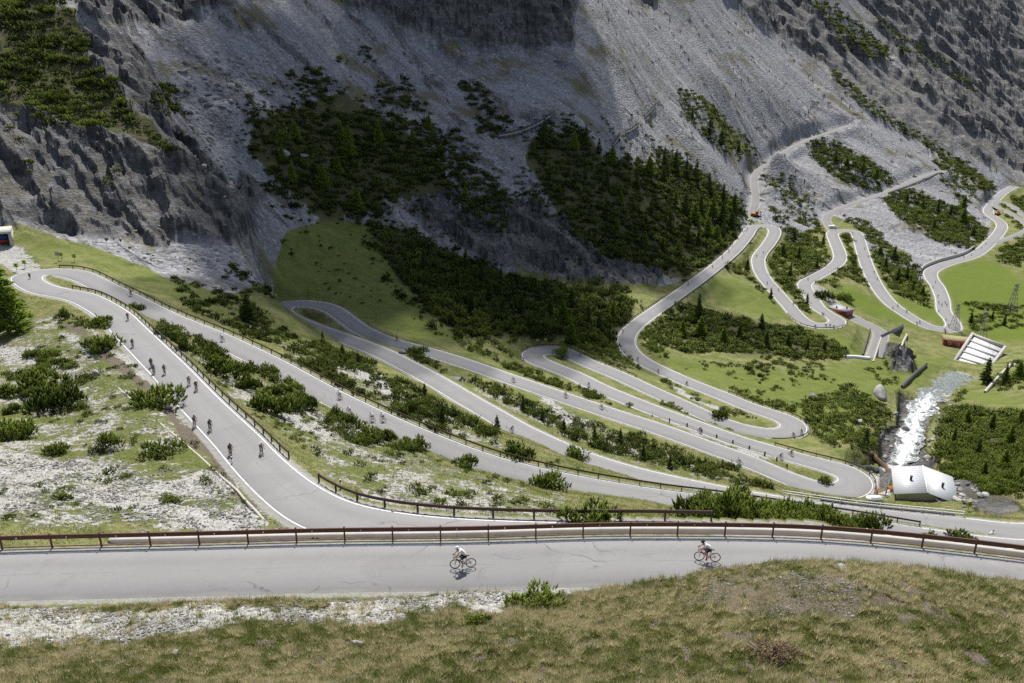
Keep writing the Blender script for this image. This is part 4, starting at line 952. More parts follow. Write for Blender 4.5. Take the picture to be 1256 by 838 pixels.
GROVES = [
 ([(430, 195, 42), (418, 170, 24), (362, 172, 26), (398, 232, 36), (358, 222, 24), (440, 260, 26), (463, 178, 30), (415, 215, 26), (345, 200, 20), (505, 175, 20), (572, 248, 20), (526, 160, 18)], .9, 'on the crag above the grassy saddle'),
 ([(720, 178, 26), (735, 190, 20), (752, 200, 22), (705, 185, 22), (815, 205, 24), (828, 212, 26), (840, 220, 24), (852, 225, 26), (870, 238, 24), (884, 248, 24), (898, 262, 26), (812, 225, 22), (795, 218, 24), (780, 232, 20), (860, 262, 26), (872, 268, 28), (884, 276, 28), (895, 284, 26), (850, 275, 24), (840, 262, 26), (830, 252, 22), (866, 290, 26), (878, 300, 24), (888, 296, 26), (856, 302, 22), (845, 296, 24), (820, 280, 20), (800, 262, 20), (760, 250, 18), (745, 230, 20), (717, 222, 18), (812, 305, 20), (832, 315, 20), (790, 300, 18), (758, 282, 16)], .35, 'on the steep wooded slope over the gorge'),
 ([(520, 330, 26), (560, 350, 28), (600, 372, 26), (640, 385, 28), (675, 392, 26), (620, 400, 24), (580, 385, 26), (720, 395, 28), (735, 410, 26), (750, 395, 24), (540, 365, 26), (505, 315, 24), (650, 405, 24), (590, 345, 24), (630, 362, 26), (660, 368, 24), (700, 380, 26), (760, 380, 20), (615, 345, 22), (572, 330, 24)], .1, 'in the dark hollow behind the hairpins'),
 ([(980, 320, 18), (1000, 330, 16), (968, 340, 16), (975, 300, 18), (1010, 300, 14), (960, 312, 14), (988, 378, 16), (958, 356, 14), (945, 368, 14), (915, 332, 14)], .2, 'between the two tallest hairpins'),
 ([(1085, 330, 16), (1100, 345, 18), (1110, 340, 16), (1120, 360, 16), (1095, 320, 16), (1080, 312, 14), (1130, 365, 14)], .3, 'on the slope right of the white van hairpin'),
 ([(1150, 262, 16), (1165, 268, 18), (1180, 275, 18), (1182, 258, 20), (1130, 258, 14), (1110, 250, 14), (1195, 290, 14), (1145, 280, 14)], .1, 'below the long gravel track'),
 ([(1040, 205, 14), (1060, 215, 16), (1075, 222, 16), (1025, 198, 14)], .1, 'between the two gravel tracks'),
 ([(1190, 395, 14), (1215, 392, 12), (1230, 398, 14)], .2, 'beside the pylons on the green meadow'),
 ([(1185, 520, 22), (1215, 530, 24), (1240, 545, 26), (1200, 560, 24), (1170, 545, 22), (1230, 575, 24), (1250, 590, 24), (1205, 585, 22), (1250, 520, 22), (1232, 470, 24), (1250, 465, 22)], .4, 'on the far bank of the stream'),
 ([(868, 168, 22), (885, 178, 20), (905, 190, 18), (850, 145, 18)], .2, 'on the streaked scree above the upper track'),
 ([(860, 415, 24), (885, 420, 22), (905, 418, 22), (940, 425, 22), (965, 425, 20), (835, 412, 22), (990, 430, 18), (1010, 432, 16)], .3, 'below the green knoll'),
 ([(470, 445, 20), (490, 455, 22), (420, 440, 18), (555, 492, 20), (585, 505, 20), (610, 525, 18), (395, 425, 18), (440, 450, 18), (520, 485, 18)], 0, 'between the second and third road from below'),
 ([(690, 530, 20), (730, 540, 20), (760, 548, 22), (790, 562, 20), (640, 500, 18), (820, 575, 20), (850, 585, 20), (665, 515, 18), (880, 595, 18)], 0, 'between the third and fourth road from below'),
]
for lst, pl, where in GROVES:
    for (u, v, h) in lst:
        l = rt.random() < pl; lab = '%s %s %s' % ('tall' if h >= 24 else 'short', 'fresh green larch' if l else 'dark spruce', where)
        put_tree(u+rt.uniform(-2, 2), v+rt.uniform(-2, 2), h*rt.uniform(.9, 1.15), l, lab, 'trees: '+lab, rt)

# ------------------------------------------------------------------ turf on the near slope and the field beside the road
def turf(name, n, dlim, umin, umax, vmin, vmax, h, w, blades, label, seed, tuft=.08, bias=0.0):
    g = np.random.default_rng(seed)
    m = (ZU > umin) & (ZU < umax) & (ZV > vmin) & (ZV < vmax) & (ZD > dlim[0]) & (ZD < dlim[1]) & (ROADMASK < .25)
    m &= (Z/RR >= np.vstack([SLOPE_MAX[:1], SLOPE_MAX[:-1]])-.01)
    ii, jj = np.nonzero(m); wt = AREA[ii, jj]*np.clip(1.02-CV_['gravel'][ii, jj]*1.0-CV_['earth'][ii, jj]*.97-CV_['rock'][ii, jj], .0, 1)
    wt = wt*np.clip(.85+.5*fbm(GX[ii, jj]*.9, GY[ii, jj]*.9, 3, 71), .2, 2)
    k = g.choice(len(ii), n, p=wt/wt.sum())
    a = ANG[jj[k]]+g.uniform(-.5, .5, n)*(ANG[1]-ANG[0]); q = np.exp(LR[ii[k]]+g.uniform(-.5, .5, n)*(LR[1]-LR[0])); x, y = q*np.sin(a), q*np.cos(a)
    dryness = np.clip(.56+bias+.55*fbm(x*.16, y*.16, 3, 72)+.55*fbm(x*.9, y*.9, 3, 74)+g.normal(0, .16, n), 0, 1)
    x = np.repeat(x, blades)+g.normal(0, tuft, n*blades); y = np.repeat(y, blades)+g.normal(0, tuft, n*blades); z = ground(x, y)-.01
    B = np.stack([x, y, z], 1); ph = g.uniform(0, 2*PI, n*blades); L = h*g.uniform(.45, 1.3, n*blades); lean = g.uniform(.2, 1.1, n*blades)
    T = B+np.stack([np.cos(ph)*lean, np.sin(ph)*lean, np.ones_like(ph)], 1)*L[:, None]
    side = np.stack([-np.sin(ph), np.cos(ph), 0*ph], 1)*(w*g.uniform(.6, 1.3, n*blades))[:, None]
    V = np.stack([B-side, B+side, T], 1).reshape(-1, 3); F = np.arange(len(V)).reshape(-1, 3)
    tone = np.repeat(np.clip(np.repeat(dryness, blades)+g.normal(0, .18, n*blades), 0, 1), 3)
    tag(obj(name, mesh_np(name, V, F, [M['turf']], attrs={'tone': tone})), label, 'grass', kind='stuff')
_t = NT('alpine_turf'); _f = _t.attr('tone')
_c = _t.mix(_t.ramp(_f, .2, .6), (.140, .172, .042), (.270, .262, .098)); _c = _t.mix(_t.ramp(_f, .55, .95), _c, (.56, .49, .30))
_d = _t.n('ShaderNodeBsdfDiffuse', {'Color': _c}).outputs[0]; _tr = _t.n('ShaderNodeBsdfTranslucent', {'Color': _c}).outputs[0]
M['turf'] = _t.done(_t.n('ShaderNodeMixShader', {0: .5, 1: _d, 2: _tr}).outputs[0])
turf('grass', 195000, (24, 54), -180, 1500, 690, 1000, .11, .013, 7, 'short alpine grass, half of it straw coloured, on the near slope', 31)
turf('field_grass', 90000, (55, 190), -60, 1300, 340, 700, .20, .03, 4, 'short yellowish grass on the field and strips beside the roads', 32, .22)

turf('straw_tussocks', 4300, (24, 54), -180, 1500, 690, 1000, .34, .015, 40, 'pale straw tussocks standing out of the near turf', 33, .07, .38)
turf('green_tussocks', 3500, (24, 54), -180, 1500, 690, 1000, .22, .016, 34, 'dark green grass clumps in the near turf', 34, .09, -.7)
# small yellow flowers in the near turf
_g = np.random.default_rng(51); _V, _F = [], []
for k in range(150):
    u, v = _g.uniform(0, 1256), _g.uniform(750, 838); p = cast(u, v); a = _g.uniform(0, 6.28); r = _g.uniform(.009, .018)
    for j in range(5):
        b = a+j*1.2566; c0 = p+np.array([0, 0, .09]); q = [c0, c0+r*np.array([math.cos(b-.5), math.sin(b-.5), .3]), c0+r*1.4*np.array([math.cos(b), math.sin(b), .35]), c0+r*np.array([math.cos(b+.5), math.sin(b+.5), .3])]
        _F.append([len(_V)+i for i in range(4)]); _V += q
M['petal'] = simple('yellow_petals', (.75, .50, .03), .8, .1)
tag(obj('yellow_flowers', mesh_np('yellow_flowers', np.array(_V), np.array(_F), [M['petal']])), 'tiny yellow flowers dotted through the near grass', 'flowers', kind='stuff')
# ------------------------------------------------------------------ rails, fences and walls along the roads
def offset_path(P, i, j, off, step=None):
    nn, _ = normals(P); q = P[i:j+1].copy(); q[:, :2] += nn[i:j+1]*np.broadcast_to(np.asarray(off, float), (len(P),))[i:j+1, None]
    return q
def strip_beam(path, z0, z1, thick):
    """a continuous beam of rectangular section along a path"""
    n2, _ = normals(path); V = []
    for (o, z) in ((-thick/2, z0), (thick/2, z0), (thick/2, z1), (-thick/2, z1)):
        q = path.copy(); q[:, :2] += n2*o; q[:, 2] += z; V.append(q)
    V = np.stack(V, 1).reshape(-1, 3); k = len(path); i = (np.arange(k-1)*4)[:, None]
    F = np.concatenate([i+np.array([[a, (a+1) % 4, (a+1) % 4+4, a+4]]) for a in range(4)])
    e = np.array([[0, 1, 2, 3], [4*k-1, 4*k-2, 4*k-3, 4*k-4]])
    return V, np.concatenate([F, e])
def tube_beam(path, z, r, n=8):
    m = MB(); q = path.copy(); q[:, 2] += z; m.tube(q, r, n); return np.concatenate(m.V), m.F
def rail(name, label, P, i, j, off, h, spacing, beams, mat, post_mat, post=(.05, .05), cat='guard rail', group=None, over=.0):
    path = resample(offset_path(P, i, j, off), max(.8, spacing/3))
    root = empty(name, tuple(path[0])); tag(root, label, cat, group); o = -path[0]
    for (kind, a, b, bm) in beams:
        if kind == 'beam': V, F = strip_beam(path+o, a, b, .09); me = mesh_np('rail_beam', V, F, [bm or mat], False)
        else:
            m = MB(); q = path+o; q = q.copy(); q[:, 2] += a; m.tube(q, b, 7); me = m.mesh('rail_beam', bm or mat, True)
        obj('rail_beam', me, root)
    pm = MB().box((0, 0, (h+over)/2-.3), (post[0], post[1], (h+over)/2+.3)).mesh('post', post_mat)
    ps = resample(path, spacing)
    sp = np.arange(len(ps))
    if len(sp) > 98: ps = resample(path, np.linalg.norm(np.diff(path[:, :2], axis=0), axis=1).sum()/97)
    n2, t2 = normals(ps)
    for k, p in enumerate(ps):
        po = obj('post', pm, root); po.location = p+o+np.array([n2[k, 0], n2[k, 1], 0])*0; po.rotation_euler = (0, 0, math.atan2(t2[k, 1], t2[k, 0]))
    return root
NR_SIDE = -1 if normals(NEARROAD)[0][5, 1] < 0 else 1
# near road: rusted tube rail with reflectors, low concrete parapet behind it
rr_ = rail('guard_rail', 'long rust brown guard rail along the far edge of the nearest road', NEARROAD, 0, len(NEARROAD)-1, NR_SIDE*(NEAR_W/2+.42), .92, 3.1,
           [('beam', .68, .98, None), ('beam', .10, .14, None)], M['corten'], M['corten'], (.045, .06), over=.16)
_p = resample(offset_path(NEARROAD, 0, len(NEARROAD)-1, NR_SIDE*(NEAR_W/2+.35)), 3.1); _m = MB()
for q in _p: _m.box(q-_p[0]+np.array([1.1, -.0, .84]), (.035, .012, .035))
_ref = _m.build('reflector', M['white'], rr_); _ref.location = _p[0]-np.array(rr_.location)
i0, i1 = idx_of(NEARROAD, 108, 690), len(NEARROAD)-1
def wall(name, label, path, top, bottom, thick, mat, cat='wall', joints=True, parent=None):
    V, F = strip_beam(path, 0, top, thick); k = len(path); V = V.reshape(k, 4, 3)
    bt = np.broadcast_to(np.asarray(bottom, float), (k,)); V[:, 0, 2] = path[:, 2]+bt; V[:, 1, 2] = path[:, 2]+bt
    me = mesh_np(name, V.reshape(-1, 3), F, [mat], False)
    o = obj(name, me, parent)
    if parent is None: tag(o, label, cat)
    return o
pp = resample(offset_path(NEARROAD, i0, i1, NR_SIDE*(NEAR_W/2+1.12)), 1.2); M['parapet'] = simple('pale_concrete', (.38, .355, .32), .9, .30, .9)
wall('parapet_wall', 'low wide pale concrete parapet just behind the rusty guard rail', pp, .10, -4.5, .32, M['parapet'])
def free_wall(label, uv, top, depth, thick, mat, name='retaining_wall', cat='wall', lift=0):
    P = np.array([cast(u, v) for u, v in uv]); P = resample(P, 2.0); P[:, 2] = np.convolve(np.pad(P[:, 2], 2, mode='edge'), np.ones(5)/5, 'valid')+lift
    return wall(name, label, P, top, -depth, thick, mat, cat)
hw_at = lambda i: ROAD_HW
def rrail(label, a, b, side, extra, style, name='guard_rail'):
    i, j = idx_of(ROAD, *a), idx_of(ROAD, *b); i, j = min(i, j), max(i, j)
    d = np.hypot(ROAD[(i+j)//2, 0], ROAD[(i+j)//2, 1]); off = side*(ROAD_HW+extra)
    if style == 'brown': return rail(name, label, ROAD, i, j, off, .85, 3.2, [('beam', .55, .82, None)], M['rustwood'], M['rustwood'], (.07, .07))
    if style == 'white': return rail(name, label, ROAD, i, j, off, 1.0, 3.0, [('beam', .82, .95, None), ('beam', .40, .50, None)], M['white'], M['white'], (.06, .06), cat='fence')
    if style == 'posts': return rail(name, label, ROAD, i, j, off, .95, 5.0, [('tube', .62, .05, None)], M['greywood'], M['rustwood'], (.13, .13), cat='fence')
rrail('brown guard rail along the valley side of the lower leg of the nearest hairpin', (72, 352), (316, 571), -1, .35, 'brown')
rrail('brown guard rail on the outside of the bend just above the rusty near rail', (352, 602), (862, 665), -1, .35, 'brown')
rrail('long brown guard rail round the nearest hairpin and down the second road', (70, 333), (1140, 660), 1, .35, 'brown')
rrail('white two bar fence along the road beside the white roofed hut', (1190, 647), (960, 619), -1, .35, 'white', 'road_fence')
rrail('brown guard rail round the outside of the hairpin above the hut', (1048, 594), (945, 553), -1, .35, 'brown')
rrail('timber post fence with one bar along the gravel pull-out above the hut', (810, 506), (975, 576), 1, .30, 'posts', 'post_fence') if False else None
def free_rail(label, uv, spacing, h, style, name, drop=0):
    P = np.array([cast(u, v) for u, v in uv]); P = smooth(resample(catmull(P, 2.), 1.5), 2); P[:, 2] = ground(P[:, 0], P[:, 1])
    P[:, 2] = np.convolve(np.pad(P[:, 2], 3, mode='edge'), np.ones(7)/7, 'valid')
    if style == 'posts': return rail(name, label, P, 0, len(P)-1, 0, h, spacing, [('tube', h*.62, .05, None)], M['greywood'], M['rustwood'], (.14, .14), cat='fence')
    if style == 'white': return rail(name, label, P, 0, len(P)-1, 0, h, spacing, [('beam', h*.85, h*.98, None), ('beam', h*.4, h*.5, None)], M['white'], M['white'], (.07, .07), cat='fence')
    return rail(name, label, P, 0, len(P)-1, 0, h, spacing, [('beam', h*.6, h*.95, None)], M['rustwood'], M['rustwood'], (.07, .07))
free_rail('timber post fence with one bar along the gravel pull-out above the hut', [(800, 511), (835, 522), (870, 535), (905, 547), (940, 560), (965, 573)], 4.6, 1.1, 'posts', 'post_fence')
free_rail('white two bar railing at the inside of the valley bend, behind the rusty rail', [(1062, 657), (1120, 664), (1180, 671), (1256, 680)], 3.0, 1.0, 'white', 'white_railing')
rrail('dark guard rail round the outside of the lowest hairpin', (945, 533), (885, 485), -1, .4, 'brown')
rrail('dark guard rail round the outside of the middle hairpin', (655, 441), (770, 466), 1, .4, 'brown')
rrail('low guard rail round the foot of the tallest hairpin pair', (975, 386), (1027, 393), -1, .4, 'brown')
rrail('guard rail on the mountain side of the long ramp', (780, 399), (905, 302), 1, .45, 'brown')
rrail('guard rail on the outside of the far valley bend', (1193, 314), (1227, 275), -1, .45, 'brown') if False else None

# retaining walls and the bridge ramp
def road_wall(name, label, a, b, side, extra, top, depth, mat, cat='retaining wall'):
    i, j = sorted((idx_of(ROAD, *a), idx_of(ROAD, *b))); q = resample(offset_path(ROAD, i, j, side*(ROAD_HW+extra)), 3.0)
    gz = ground(q[:, 0], q[:, 1])-q[:, 2]; n2, _ = normals(q)
    return wall(name, label, q, top, np.minimum(-depth, gz-1.0), .5, mat, cat)
road_wall('retaining_wall', 'dark masonry wall carrying the long ramp on its valley side', (800, 383), (926, 279), -1, .5, .55, 7.0, M['dark_wall'])
road_wall('retaining_wall', 'dark masonry wall under the outer edge of the tall hairpin', (948, 280), (931, 318), 1, .5, .5, 7.0, M['dark_wall'])
road_wall('retaining_wall', 'dark masonry wall beneath the road left of the white van hairpin', (1030, 318), (992, 344), 1, .5, .5, 5.0, M['dark_wall'])
road_wall('retaining_wall', 'pale wall on the uphill side of the valley road by the bright meadow', (1140, 334), (1205, 306), 1, 1.2, 2.2, 1.0, M['concrete'])
road_wall('retaining_wall', 'dark base wall under the white fence beside the hut', (1180, 646), (1000, 626), -1, .62, .12, 3.0, M['dark_wall'])
# piers of the ramp
_i, _j = sorted((idx_of(ROAD, 812, 376), idx_of(ROAD, 862, 339)))
_q = resample(offset_path(ROAD, _i, _j, -1*(ROAD_HW+.95)), 9.0); _n2, _t2 = normals(_q)
_root = empty('ramp_piers', tuple(_q[0])); tag(_root, 'row of dark buttress piers against the ramp wall', 'buttresses')
for k, q in enumerate(_q):
    m = MB(); m.add([(a*.7, b*(.45 if z > 0 else 1.1), z) for z in (.1, -9) for b in (-1, 1) for a in (-1, 1)], [(0, 1, 3, 2), (4, 6, 7, 5), (0, 4, 5, 1), (2, 3, 7, 6), (0, 2, 6, 4), (1, 5, 7, 3)])
    po = m.build('pier', M['dark_wall'], _root); po.location = q-_q[0]; po.rotation_euler = (0, 0, math.atan2(_t2[k, 1], _t2[k, 0]))

# ------------------------------------------------------------------ hut with the white metal roof
def seam_metal(name, col, pitch=.95):
    t = NT(name); p = t.objc(); x = t.n('ShaderNodeSeparateXYZ', {0: p}).outputs[1]
    w = t.math('PINGPONG', t.math('DIVIDE', x, pitch), .5); s = t.ramp(w, .02, .10)
    c = t.mix(t.noise(p, 1.2, 4), [k*.9 for k in col], col); c = t.mix(s, [k*.70 for k in col], c)
    return t.done(t.bsdf(c, .45, .4, t.bump(s, .04), metal=.0))
M['roof'] = seam_metal('white_sheet_roof', (.50, .51, .525)); M['beige'] = simple('cream_plaster', (.50, .47, .36), .9, .1); M['red'] = simple('oxide_red_wall', (.22, .045, .035), .85, .2)
M['dark'] = simple('dark_metal', (.05, .05, .055), .5, .2); M['glass'] = simple('window_glass', (.03, .04, .05), .1, .1); M['door'] = simple('brown_wood', (.12, .075, .045), .7, .2)
M['orange'] = simple('orange_paint', (.42, .13, .035), .5, .1); M['yellow'] = simple('hi_vis_yellow', (.42, .48, .05), .5, .1); M['black'] = simple('black_paint', (.012, .012, .013), .6, .1)
M['blue'] = simple('blue_paint', (.02, .05, .20), .5, .1); M['vred'] = simple('red_paint', (.28, .025, .03), .5, .1); M['grey'] = simple('grey_paint', (.30, .30, .31), .6, .1); M['steel'] = simple('galvanised_steel', (.20, .205, .21), .5, .2, 3, .4, .4)
M['sod'] = simple('sod_roof', (.24, .21, .10), .95, .3, 2)
hut = empty('mountain_hut', tuple(at_depth(1131, 606, 168)), R(-21)); tag(hut, 'mountain hut with a large white metal roof beside the white stream', 'hut')
hx = np.array(hut.location); hz = hx[2]
hw_, hl_, he, hr = 5.6, 5.6, 2.2, 3.6                                 # half width, half length, eaves and ridge above the location
m = MB()
for y in (-hl_, hl_): m.add([(-hw_+.5, y*.93, -5), (hw_-.5, y*.93, -5), (hw_-.5, y*.93, he-.1), (.3, y*.93, hr-.25), (-hw_+.5, y*.93, he-.1)], [(0, 1, 2, 3, 4) if y < 0 else (4, 3, 2, 1, 0)])
for x in (-hw_+.5, hw_-.5): m.add([(x, -hl_*.93, -5), (x, hl_*.93, -5), (x, hl_*.93, he-.1), (x, -hl_*.93, he-.1)], [(0, 1, 2, 3) if x > 0 else (3, 2, 1, 0)])
m.build('wall', M['beige'], hut)
def slab(V, th=.14): V = np.array(V, float); return np.concatenate([V, V-np.array([0, 0, th])]), [(0, 1, 2, 3), (7, 6, 5, 4), (0, 4, 5, 1), (1, 5, 6, 2), (2, 6, 7, 3), (3, 7, 4, 0)]
rfl = MB().add(*slab([(-hw_-.3, -hl_-.4, he-.1), (0, -hl_-.4, hr), (0, hl_+.3, hr), (-hw_-.3, hl_+.3, he-.1)])).build('roof', M['roof'], hut)
rfr = MB().add(*slab([(0.004, -hl_-.4, hr), (hw_+.3, -hl_-.4, he-.1), (hw_+.3, hl_+.3, he-.1), (0.004, hl_+.3, hr)])).build('roof', M['roof'], hut)
MB().box((0, -.05, hr+.05), (.12, hl_+.35, .04)).build('ridge_cap', M['white'], hut)
MB().add(*slab([(1.2, -hl_-.4, hr-.85), (hw_+1.6, -hl_-3.6, .5), (hw_+1.9, -hl_+1, 1.0), (hw_-.5, -hl_+.8, he)], .12)).build('porch_roof', M['roof'], hut)
for (x, y, p) in ((-2.6, -.4, rfl), (3.2, -1.0, rfr)):
    zz = hr-(hr-he)*abs(x)/hw_
    ch = MB().box((x, y, zz+.40), (.20, .20, .45)).build('chimney', M['dark'], p)
    MB().box((x, y, zz+.90), (.24, .24, .05)).build('chimney_cap', M['dark'], hut)
wn = MB().box((1.6, -hl_*.93-.04, .8), (.75, .05, .55)).build('window', M['white'], hut); MB().box((1.6, -hl_*.93-.10, .8), (.62, .02, .42)).build('pane', M['glass'], wn)
wn = MB().box((-2.4, -hl_*.93-.04, .4), (.6, .05, .5)).build('window', M['white'], hut); MB().box((-2.4, -hl_*.93-.10, .4), (.48, .02, .38)).build('pane', M['glass'], wn)
wn = MB().box((-hw_+.46, -1.5, .6), (.05, .6, .5)).build('window', M['white'], hut); MB().box((-hw_+.40, -1.5, .6), (.02, .48, .38)).build('pane', M['glass'], wn)
dr = MB().box((-hw_+.46, 1.4, -.3), (.05, .5, 1.05)).build('door', M['door'], hut); MB().box((-hw_+.38, 1.05, -.3), (.04, .04, .08)).build('handle', M['dark'], dr)
m = MB(); m.box((-hw_-1.6, -1.2, -1.15), (1.7, 2.4, .12))
for (x, y) in ((-hw_-3.1, -3.4), (-hw_-3.1, 1.0), (-hw_-.3, -3.4)): m.box((x, y, -1.6), (.1, .1, 1.6))
for z in (-.35, .1): m.box((-hw_-1.6, -3.45, z), (1.6, .05, .06)); m.box((-hw_-3.1, -1.2, z), (.05, 2.3, .06))
m.build('timber_deck', M['door'], hut)
# old footpath across the pale field: a low stone edge along it
free_wall('pale stone edging along the old footpath on the left field', [(118, 452), (160, 489), (205, 526), (245, 560), (290, 602), (330, 643)], .05, .4, .16, M['concrete'], 'stone_edging', 'edging')
# outdoor bits by the hut
p = cast(1072, 614); m = MB(); m.box((0, 0, .35), (1.4, .7, .35)); m.box((.2, .1, .75), (1.0, .5, .06)); o = m.build('storage_box', M['white']); o.location = p; tag(o, 'low white storage box on the gravel left of the hut', 'box')
p = cast(1092, 604)
b = empty('construction_barrier', tuple(p), .3); tag(b, 'orange barrier boards stacked against the hut wall', 'barrier')
for k in range(3): MB().box((k*.35, k*.1, .75), (.05, .9, .18)).build('board', M['orange'], b); MB().box((k*.35, k*.1, .4), (.05, .06, .4)).build('leg', M['dark'], b)

# ------------------------------------------------------------------ shed, weir house, yard walls
def flat_house(name, label, u, v, w, l, h, rz, wall_m, roof_m, wins=2, cat='building', drop=2.5):
    p = cast(u, v); r = empty(name, tuple(p), rz); tag(r, label, cat)
    MB().box((0, 0, h/2-drop/2), (w/2, l/2, h/2+drop/2)).build('wall', wall_m, r)
    MB().box((0, 0, h+.13), (w/2+.35, l/2+.35, .125)).build('roof', roof_m, r)
    for k in range(wins):
        x = (k-(wins-1)/2)*w/(wins+.4)
        f = MB().box((x, -l/2-.03, h*.55), (.55, .04, .5)).build('window', M['white'], r); MB().box((x, -l/2-.085, h*.55), (.42, .02, .38)).build('pane', M['glass'], f)
    d = MB().box((w/2+.03, 0, 1.0), (.04, .5, 1.0)).build('door', M['dark'], r); MB().box((w/2+.09, .35, 1.0), (.02, .04, .1)).build('handle', M['steel'], d)
    return r
r = flat_house('storage_shed', 'small red shed with a flat grey roof beside the service road', 1031, 386, 6.5, 8.5, 3.0, R(38), M['red'], M['grey'])
MB().box((1.2, -2, 3.75), (.25, .25, .5)).build('vent_pipe', M['dark'], r); MB().box((-1.8, 1.5, 3.75), (.25, .25, .5)).build('vent_pipe', M['dark'], r)
flat_house('weir_house', 'long red weir house with a sod roof under the pylon', 1178, 425, 15, 7, 3.4, R(-22), M['red'], M['sod'], 4)
free_wall('dark concrete wall holding up the triangular service yard', [(1081, 414), (1092, 408), (1107, 401)], .5, 6, .6, M['dark_wall'], lift=.6)
free_wall('pale kerb wall along the right side of the service road', [(1081, 414), (1077, 426), (1071, 444)], .55, 3, .5, M['concrete'])
free_wall('dark kerb wall along the left side of the service road', [(1067, 405), (1063, 420), (1058, 436)], .8, 3, .5, M['dark_wall'])
free_wall('white wall across the end of the service road', [(1034, 438), (1050, 439), (1067, 441)], .9, 2, .8, M['white'])
free_wall('pale wall slanting down from the yard to the weir', [(1112, 412), (1108, 420), (1104, 430)], 1.0, 3, .6, M['concrete'])
free_wall('concrete training wall on the near bank of the pool', [(1106, 476), (1120, 462), (1136, 449)], 1.2, 3, .7, M['dark_wall'])
free_wall('concrete flank wall on the far side of the weir', [(1208, 482), (1222, 466), (1240, 448), (1256, 452)], .9, 3, .7, M['concrete'])
free_wall('stone wall behind the gravel pull-out by the stream', [(1044, 572), (1062, 576), (1080, 582), (1098, 592)], .9, 3, .6, M['dark_wall'])
free_wall('brown timber wall slanting up behind the gravel pull-out', [(1056, 552), (1070, 562), (1086, 576), (1104, 590)], 1.0, 2, .4, M['door'])
M['weirstone'] = simple('weathered_stone', (.36, .345, .32), .9, .25, 1.0)
# weir: apron with slanting sills and white water between
wp = [cast(u, v) for u, v in ((1162, 451), (1203, 460), (1231, 434), (1190, 424))]
wz = float(np.mean([q[2] for q in wp])); wr = empty('weir', tuple(np.mean(wp, 0))); tag(wr, 'stepped stone weir with white water running between its sills', 'weir')
wo_ = np.mean(wp, 0); a, b_, c, d = [q-wo_ for q in wp]
for q in (a, b_): q[2] = -.6
for q in (c, d): q[2] = .9
m = MB(); m.add([a, b_, c, d, a-[0, 0, 4], b_-[0, 0, 4], c-[0, 0, 4], d-[0, 0, 4]], [(0, 1, 2, 3), (0, 4, 5, 1), (1, 5, 6, 2), (2, 6, 7, 3), (3, 7, 4, 0)])
apron = m.build('apron', M['water'], wr); apron.data.attributes.new('m_fast', 'FLOAT', 'POINT').data.foreach_set('value', np.full(len(apron.data.vertices), 1.1, np.float32))
for _n_, _q in (('m_s', [0, 0, 12, 12]*2), ('m_w', [-4, 4, 4, -4]*2)): apron.data.attributes.new(_n_, 'FLOAT', 'POINT').data.foreach_set('value', np.array(_q, np.float32))
for k in range(5):
    t = .42+k*.145; p0, p1 = a+(d-a)*t, b_+(c-b_)*t; m = MB(); m.tube([p0+[0, 0, .25], p1+[0, 0, .25]], .50, 6); m.build('sill', M['weirstone'], wr)
m = MB()
for (p0, p1) in ((a, d), (b_, c), (d, c)): m.tube([p0+[0, 0, .5], p1+[0, 0, .9]], .7, 6)
m.build('side_wall', M['weirstone'], wr)

# tunnel mouth at the left edge, with a painted board beside it
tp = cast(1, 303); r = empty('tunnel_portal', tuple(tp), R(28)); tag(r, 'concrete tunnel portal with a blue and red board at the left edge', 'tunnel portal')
m = MB(); m.box((-2.6, 4, 1.2), (.4, 4, 2.2)); m.box((2.6, 4, 1.2), (.4, 4, 2.2)); m.box((0, 4, 3.65), (3.0, 4, .3)); m.build('frame', M['concrete'], r)
MB().box((0, 3.2, 1.2), (2.2, .2, 2.2)).build('dark_opening', M['black'], r)  # black slab across the bore stands in for the shade inside
bd = MB().box((-.1, 1.2, 2.3), (2.0, .06, .55)).build('board', M['blue'], r); MB().box((-.1, 1.13, 1.2), (2.0, .05, .45)).build('panel', M['vred'], bd)

# ------------------------------------------------------------------ hairpin chevron signs, plain signs, marker posts
def chevron(u, v, label, s=1.0, rz=0.0):
    p = cast(u, v); r = empty('chevron_sign', tuple(p), rz); tag(r, label, 'road sign', 'yellow chevron signs on the hairpins')
    MB().tube([(0, 0, -.3), (0, 0, 1.5*s)], .05, 6).build('post', M['steel'], r)
    pn = MB().box((0, -.07, 1.55*s), (.50*s, .03, .50*s)).build('panel', M['yellow'], r)
    m = MB(); k = s
    for sg in (1, -1): m.add([(-.20*k, -.115, 1.55*s), (.02*k, -.115, 1.55*s), (.36*k, -.115, 1.55*s+sg*.40*k), (.14*k, -.115, 1.55*s+sg*.40*k)], [(0, 1, 2, 3) if sg > 0 else (3, 2, 1, 0)])
    m.build('arrow', M['black'], pn)
for (u, v, l) in ((21, 333, 'yellow chevron sign on the rocks at the outer tip of the nearest hairpin'), (31, 329, 'yellow chevron sign second from the outer tip of the nearest hairpin'),
                  (76, 319, 'yellow chevron sign under the plain white sign at the nearest hairpin'), (92, 321, 'yellow chevron sign on the rail at the top of the nearest hairpin'),
                  (379, 360, 'yellow chevron sign above the upper left hairpin, left one of two'), (390, 360, 'yellow chevron sign above the upper left hairpin, right one of two'),
                  (338, 369, 'yellow chevron sign beside the outer edge of the upper left hairpin'),
                  (645, 428, 'yellow chevron sign at the outer tip of the middle hairpin'), (659, 423, 'yellow chevron sign second from the tip of the middle hairpin'),
                  (669, 422, 'yellow chevron sign third from the tip of the middle hairpin'), (690, 422, 'yellow chevron sign behind the crown of the middle hairpin'),
                  (1187, 627, 'yellow chevron sign at the roadside by the corner of the hut'), (988, 517, 'yellow chevron sign at the outside of the lowest hairpin')):
    chevron(u, v, l, 1.0)
